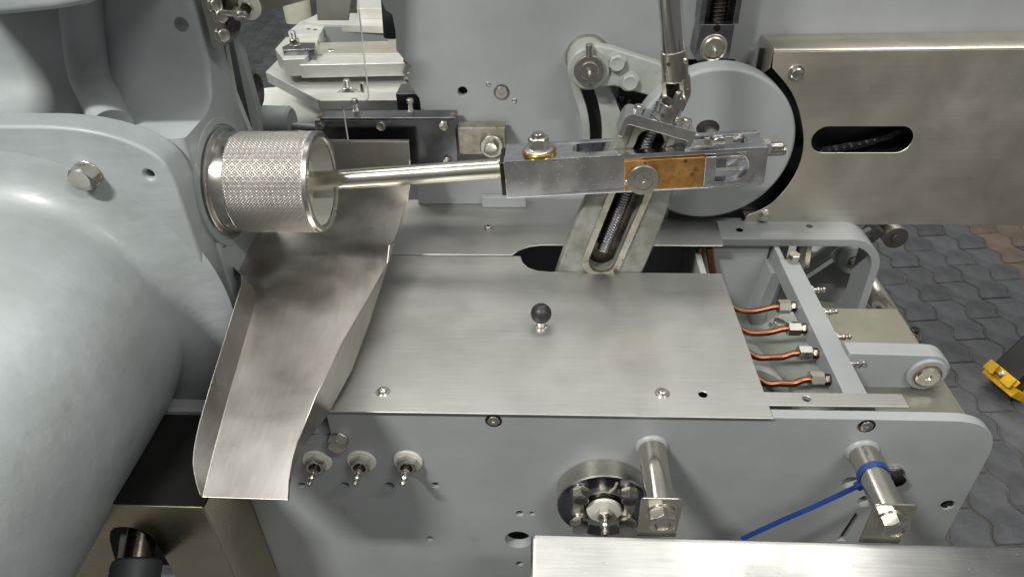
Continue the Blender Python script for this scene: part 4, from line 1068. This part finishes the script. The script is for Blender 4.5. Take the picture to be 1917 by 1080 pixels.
# body behind: wall, fillet and ledge
zl = P(250, 262, y=YF+.042).z
sec = [(.305, 1.75)]+[(.305, zl+.075)]+[(.305-.06+.06*math.cos(R(a)), zl+.066-.062*math.sin(R(a))) for a in (10, 25, 40, 55, 70, 85)]+[(.235, zl+.0035), (YF+.0425, zl+.001), (YF+.0425, zl-.25), (.36, zl-.25), (.36, 1.75)]
bm = bmesh.new(); rr2 = []
xe = -.440
for x, sh in ((-1.4, 0), (xe-.01, 0), (xe-.003, .0015), (xe, .005)):
    rr2.append([bm.verts.new((x, y+(sh if y < .33 else -sh), z-(0 if z > zl-.2 else 0))) for y, z in sec])
for a, b in zip(rr2, rr2[1:]):
    for i in range(len(sec)): bm.faces.new((a[i], a[(i+1) % len(sec)], b[(i+1) % len(sec)], b[i]))
bm.faces.new(rr2[-1]); bm.faces.new(rr2[0])
add('body', bm, 'paint2', lc, ang=50)
# bearing boss for the drum
add('bearing_boss', lathe([(DRR+.020, -.06), (DRR+.020, .002), (DRR+.018, .0065), (DRR+.010, .007), (DRR+.009, .004), (0, .004)], 80, frame((DX0+.001, DCY, DCZ), (1, 0, 0))), 'paint2', lc, ang=40)
# rounded rib on the wall with a shiny knob
ra = P(140, -120, y=.285); rb_ = P(165, 130, y=.285); rc = P(212, 238, y=.215)
add('rib', tube([ra, P(150, 0, y=.295), rb_, P(188, 185, y=.262), rc], .024, 28), 'paint2', lc)
# upper left overhang
oh = XZ([(-300, 40), (0, 30), (90, 22), (150, 12), (178, 4), (186, -60), (186, -200), (-300, -200)], .12)
add('overhang', plate([oh[0]]+smooth2(oh[1:6], 2, False)+oh[6:], [], 'XZ', .12, .30, .008, 4), 'paint2', lc, ang=50)
pp = P(340, 46, y=.305)
add('plug', lathe([(.0085, 0), (.0085, .0008), (.0075, .0013), (0, .0013)], 28, frame(pp, FWD)), 'greysteel', lc)
# upright face strip right of the body
us = XZ([(365, -60), (413, 160), (418, 195), (404, 222), (384, 250), (470, 250), (440, 175), (425, 95), (410, -60)], .365)
add('side_strip', plate(us, [], 'XZ', .362, .374, .001), 'paint3', lc)
# upright steel bar and painted bar beyond
ub = thing('upright_bar', P(455, 240, y=.42), 'upright steel and grey bar standing between the casting and the clear guard', 'upright bar')
o = XZ([(425, 70), (444, 66), (482, 250), (452, 250)], .42); add('inner_bar', plate(o, [], 'XZ', .42, .432, .001), 'greysteel', ub)
o = XZ([(428, 40), (436, 40), (462, 140), (482, 210), (486, 262), (476, 262)], .40); add('outer_edge', plate(o, [], 'XZ', .400, .418, .001), 'paint', ub)
q = P(478, 170, y=.50); add('knob', lathe([(.03, 0), (.03, .012), (.026, .016), (0, .016)], 36, frame((q.x-.012, .50, q.z), (1, 0, 0))), 'darksteel', ub)
# block with bolts at top
hb = thing('hinge_block', P(395, 60, y=.37), 'olive bronze steel block with hexagon bolts at the top, beside the casting edge', 'hinge block')
o = XZ([(360, -60), (400, -60), (423, 85), (398, 92)], .296); add('block', plate(o, [], 'XZ', .296, .345, .0012), 'olive', hb)
o = XZ([(400, -60), (414, -60), (430, 66), (421, 88)], .305); add('block_side', plate(o, [], 'XZ', .305, .345, .001), 'darksteel', hb)
for u, v in ((400, 10), (414, 66), (410, 30)):
    p = P(u, v, y=.300); bolt(hb, p, (.75, -.6, .1), .0145, .007, .0095, .0015, .4)
st_ = P(432, 24, y=.30)
add('stud', cyl(st_+Vector((-.012, 0, 0)), st_+Vector((.020, -.004, -.002)), .0042, n=16), 'nut', hb)
put('lock_nut', cached(('ln',), lambda: hexbm(.014, .006, two=True)), 'nut', hb, st_+Vector((.006, -.002, -.001)), (1, -.1, 0), .3)
tg = thing('toggle_strap', P(500, 20, y=.36), 'flat steel strap with a white washered bolt at the top edge, left of centre', 'strap')
o = XZ([(425, -40), (600, -70), (605, -5), (560, 4), (475, 30), (450, 30), (430, 12)], .37); add('strap', plate(smooth2(o, 1), [], 'XZ', .37, .376, .001), 'olive', tg)
p = P(466, 13, y=.37); add('white_washer', lathe([(.0165, 0), (.0165, .003), (.015, .004), (0, .004)], 32, frame(p, FWD)), 'white', tg)
bolt(tg, p+Vector((0, -.004, 0)), FWD, .015, .006, None)

# pipe stub between casting and guide block
q0 = P(500, 235, y=.47)
add('pipe_stub', join(cyl(P(470, 232, y=.5), P(548, 234, y=.5), .030, n=40, ch=.004), cyl(P(548, 236, y=.5), P(592, 240, y=.5), .006, n=20)), 'paint', label='short grey painted stub pipe above the knurled drum', cat='pipe', ang=40)
# socket screw under the drum
sk = P(420, 455, x=-.44)
socket_t = add('socket_cap_screw', lathe([(.0062, 0), (.0062, .012), (.0055, .0128), (.0035, .0128), (.0035, .008), (0, .008)], 28, frame(sk+Vector((-.012, 0, 0)), (1, -.15, 0))), 'steel', label='single steel socket cap screw just below the knurled drum', cat='screw')

# ================================================================== LOWER LEFT BOX, HOSE, DARK BEAMS
bxr = P(497, 1003, y=0).x; fyB = -.088
tb_ = P(380, 950, y=fyB); zb_t = tb_.z
fo = [(tb_.x-.40, .45), (tb_.x, .45), (tb_.x, zb_t), (tb_.x-.40, zb_t)]
hole = smooth2(XZ([(200, 990), (235, 984), (275, 995), (300, 1025), (345, 1110), (250, 1130), (215, 1050)], fyB), 2)
lbx = thing('corner_box', (tb_.x-.1, -.05, .45), 'dark reflecting stainless box below the chute lip, black hose through its front hole', 'box')
add('front_sheet', plate(fillet(fo, [0, 0, .004, 0]), [hole], 'XZ', fyB, fyB+.002, .0006), 'boxsteel', lbx)
add('top_sheet', box(tb_.x-.40, tb_.x-.0005, fyB+.0022, .055, zb_t-.002, zb_t-.0002), 'deepblack', lbx, bev=.0005)  # steel top coloured black in place of shade and dark reflection
add('side_sheet', box(tb_.x-.0018, tb_.x, fyB+.0022, -.003, .45, zb_t-.0022), 'boxsteel', lbx, bev=.0005)
hs = thing('black_hose', P(250, 1060, y=-.12), 'black rubber hose end on a dark shaft coming out of the box hole', 'hose')
h0 = P(258, 1045, y=-.10); hd_ = Vector((.10, -1, -.55)).normalized()
add('hose', lathe([(.022, 0), (.0265, .003), (.028, .008), (.028, .14), (0, .14)], 44, frame(h0, hd_)), 'rubber', hs)
add('shaft', cyl(h0-hd_*.10, h0+hd_*.01, .0165, n=36), 'darksteel', hs)
sw = XZ([(225, 1000), (255, 1005), (250, 1045), (215, 1080)], -.05)
add('white_tab', plate(sw, [], 'XZ', -.05, -.047, .0005), 'paper', hs)
dbm = thing('cross_beam', (-.55, .12, .8), 'dim grey painted cross beam in the shadow under the casting', 'beam')
zq = P(330, 775, y=.10).z
add('beam', box(-.95, -.30, .10, .125, zq-.035, zq+.006), 'paint', dbm, bev=.002)
add('shade_backdrop', box(-1.2, -.33, .30, .32, .2, 1.0), 'deepblack', dbm)  # black sheet added for the darkness under the casting
add('shade_pan', box(-1.2, -.33, .13, .30, zq-.08, zq-.07), 'deepblack', dbm)  # added black sheet, continues the painted darkness below

# ================================================================== ASSEMBLY BEYOND (upper left)
zz = .95
bg_ = thing('fixture_plate', P(620, 150, z=zz), 'pale aluminium fixture plate with pointed left corner and a stud nut, behind the clear guard', 'fixture plate')
add('plate', slab([(497, 135), (560, 72), (770, 72), (772, 128), (748, 186), (595, 187)], zz, .030), 'alu', bg_, bev=.0015)
q = P(652, 175, z=zz)
nut(bg_, q, UP, .026, .014, .030, .003, .020, .3, 'nut', 'steel', .0085)
q = P(680, 178, z=zz); add('dowel', cyl(q, q+Vector((0, 0, .032)), .0055, n=20), 'nut', bg_)
sb1 = thing('steel_rail', P(660, 110, z=zz+.02), 'square steel rail with inlaid strip lying across the aluminium plate', 'rail')
add('rail', slab([(556, 104), (565, 92), (770, 88), (780, 104), (757, 118), (560, 122)], zz+.055, .035), 'alu', sb1, bev=.002)
add('inlay', slab([(583, 102), (600, 80), (750, 77), (765, 100)], zz+.058, .0028), 'guard', sb1, bev=.0008)
q = P(619, 96, z=zz+.058); socket(sb1, q, UP, .011, .004)
bk1 = thing('clamp_fixture', P(560, 90, z=zz), 'stepped aluminium clamp block with a stud nut at the left end of the rail', 'clamp')
add('lower_block', slab([(515, 92), (535, 70), (597, 68), (590, 92), (570, 110), (530, 112)], zz+.07, .045), 'alu', bk1, bev=.0015)
add('notched_block', join(slab([(528, 88), (545, 80), (590, 80), (588, 92), (530, 94)], zz+.085, .07)), 'greysteel', bk1, bev=.0015)
q = P(553, 85, z=zz+.085); nut(bk1, q, UP, .022, .014, .016, .003, .02, .3, 'nut', 'steel', .007)
ub_ = thing('upper_block', P(590, 60, z=zz), 'flat bright aluminium block with two small holes, upper left behind the guard', 'block')
add('block', slab([(539, 60), (563, 40), (613, 40), (600, 62), (597, 66), (541, 66)], zz+.08, .03), 'alu', ub_, bev=.001)
for u, v in ((578, 55), (590, 56)):
    put('hole', cached(('hh',), lambda: lathe([(.006, 0), (.006, .0006), (0, .0006)], 16)), 'dark', ub_, P(u, v, z=zz+.08), UP)
add('trough', join(slab([(610, 50), (722, 50), (722, 82), (600, 84)], zz+.02, .006), slab([(606, 50), (612, 44), (722, 44), (722, 51)], zz+.085, .08)), 'paint', label='grey painted recess wall behind the steel rail', cat='recess', bev=.001)
add('rear_shelf', join(slab([(566, 40), (600, 24), (720, 26), (722, 50), (613, 46)], zz+.09, .02)), 'alu', label='pale aluminium shelf running right behind the rail to the panel notch', cat='shelf', bev=.001)
add('hanging_plate', plate(XZ([(588, -80), (668, -80), (652, 39), (594, 39)], .95), [], 'XZ', .95, .958, .001), 'guard', label='dull steel plate hanging at the top edge behind the clear guard', cat='plate')
add('top_rail', join(slab([(668, -10), (716, -14), (716, 16), (668, 16)], zz+.12, .03)), 'alu', label='short bright bar at the top edge next to the panel notch', cat='bar', bev=.001)
add('white_cup', lathe([(.045, 0), (.05, .09), (0, .09)], 36, frame(P(560, 42, y=2.0), (0, .1, 1))), 'cream', label='blurred pale round foot far behind, above the aluminium block', cat='machine foot')
add('rubber_post', cyl(P(733, 70, y=.60), P(724, -60, y=.60), .013, n=30), 'rubber', label='dark round rubber post in the notch of the big panel', cat='post')
pp = thing('white_table', P(560, 200, z=.80), 'white panels of a table lying below the aluminium plate', 'table')
add('left_panel', slab([(470, 168), (545, 160), (590, 215), (590, 262), (470, 262)], .82, .01), 'paper', pp, bev=.001)
add('right_panel', slab([(512, 212), (552, 172), (600, 205), (640, 225), (600, 262), (515, 262)], .824, .0035), 'paper', pp, bev=.0005)
nb = thing('notch_block', P(765, 160, y=.56), 'small machined steel block with screws in the notch of the big panel', 'block')
add('block', box(P(745, 190, y=.56).x, P(795, 190, y=.56).x, .55, .60, P(760, 205, y=.56).z, P(760, 172, y=.56).z), 'greysteel', nb, bev=.001)
add('white_bracket', plate(XZ([(760, 118), (772, 122), (758, 142), (752, 136)], .535), [], 'XZ', .535, .545, .001), 'paper', nb)
bolt(nb, P(762, 114, y=.53), (.4, -.6, .6), .012, .007, None)
bolt(nb, P(762, 148, y=.55), (.4, -.6, .6), .012, .009, None)
add('support_bar', box(P(600, 200, y=.62).x, P(780, 200, y=.62).x, .62, .66, P(700, 205, y=.62).z, P(700, 188, y=.62).z+.0), 'alu', label='smooth steel cross bar under the front edge of the aluminium plate', cat='bar', bev=.001)

# clear acrylic guard sheet
ag = XZ([(300, -160), (664, -160), (668, 0), (689, 182), (686, 189), (641, 206), (650, 262), (455, 262), (440, 180)], .43)
ga = thing('acrylic_guard', P(640, 200, y=.43), 'clear acrylic guard sheet with its edge glow painted as a thin pale line between drum and panel', 'guard sheet')
add('sheet', plate(ag, [], 'XZ', .43, .434, .0005, 1), 'acrylic', ga)
add('edge_glow_line', tube([Vector((x+.0008, .432, z)) for x, z in ag[1:7]], .0011, 8, sm=False), 'edge', ga)  # pale tube paints in the light caught along the edge

# yellow wood under the machine
add('yellow_block', box(.42, .53, .10, .2, .45, .70), 'yellow', label='bit of yellow block showing below the rounded corner of the front plate', cat='block')
add('yellow_beam', box(-.06, .0, .06, .0145, .70, .80) if False else box(-.02, .03, .0145+.02, .10, .70, .80), 'yellow', label='yellow piece showing through the big hole of the front plate', cat='block')
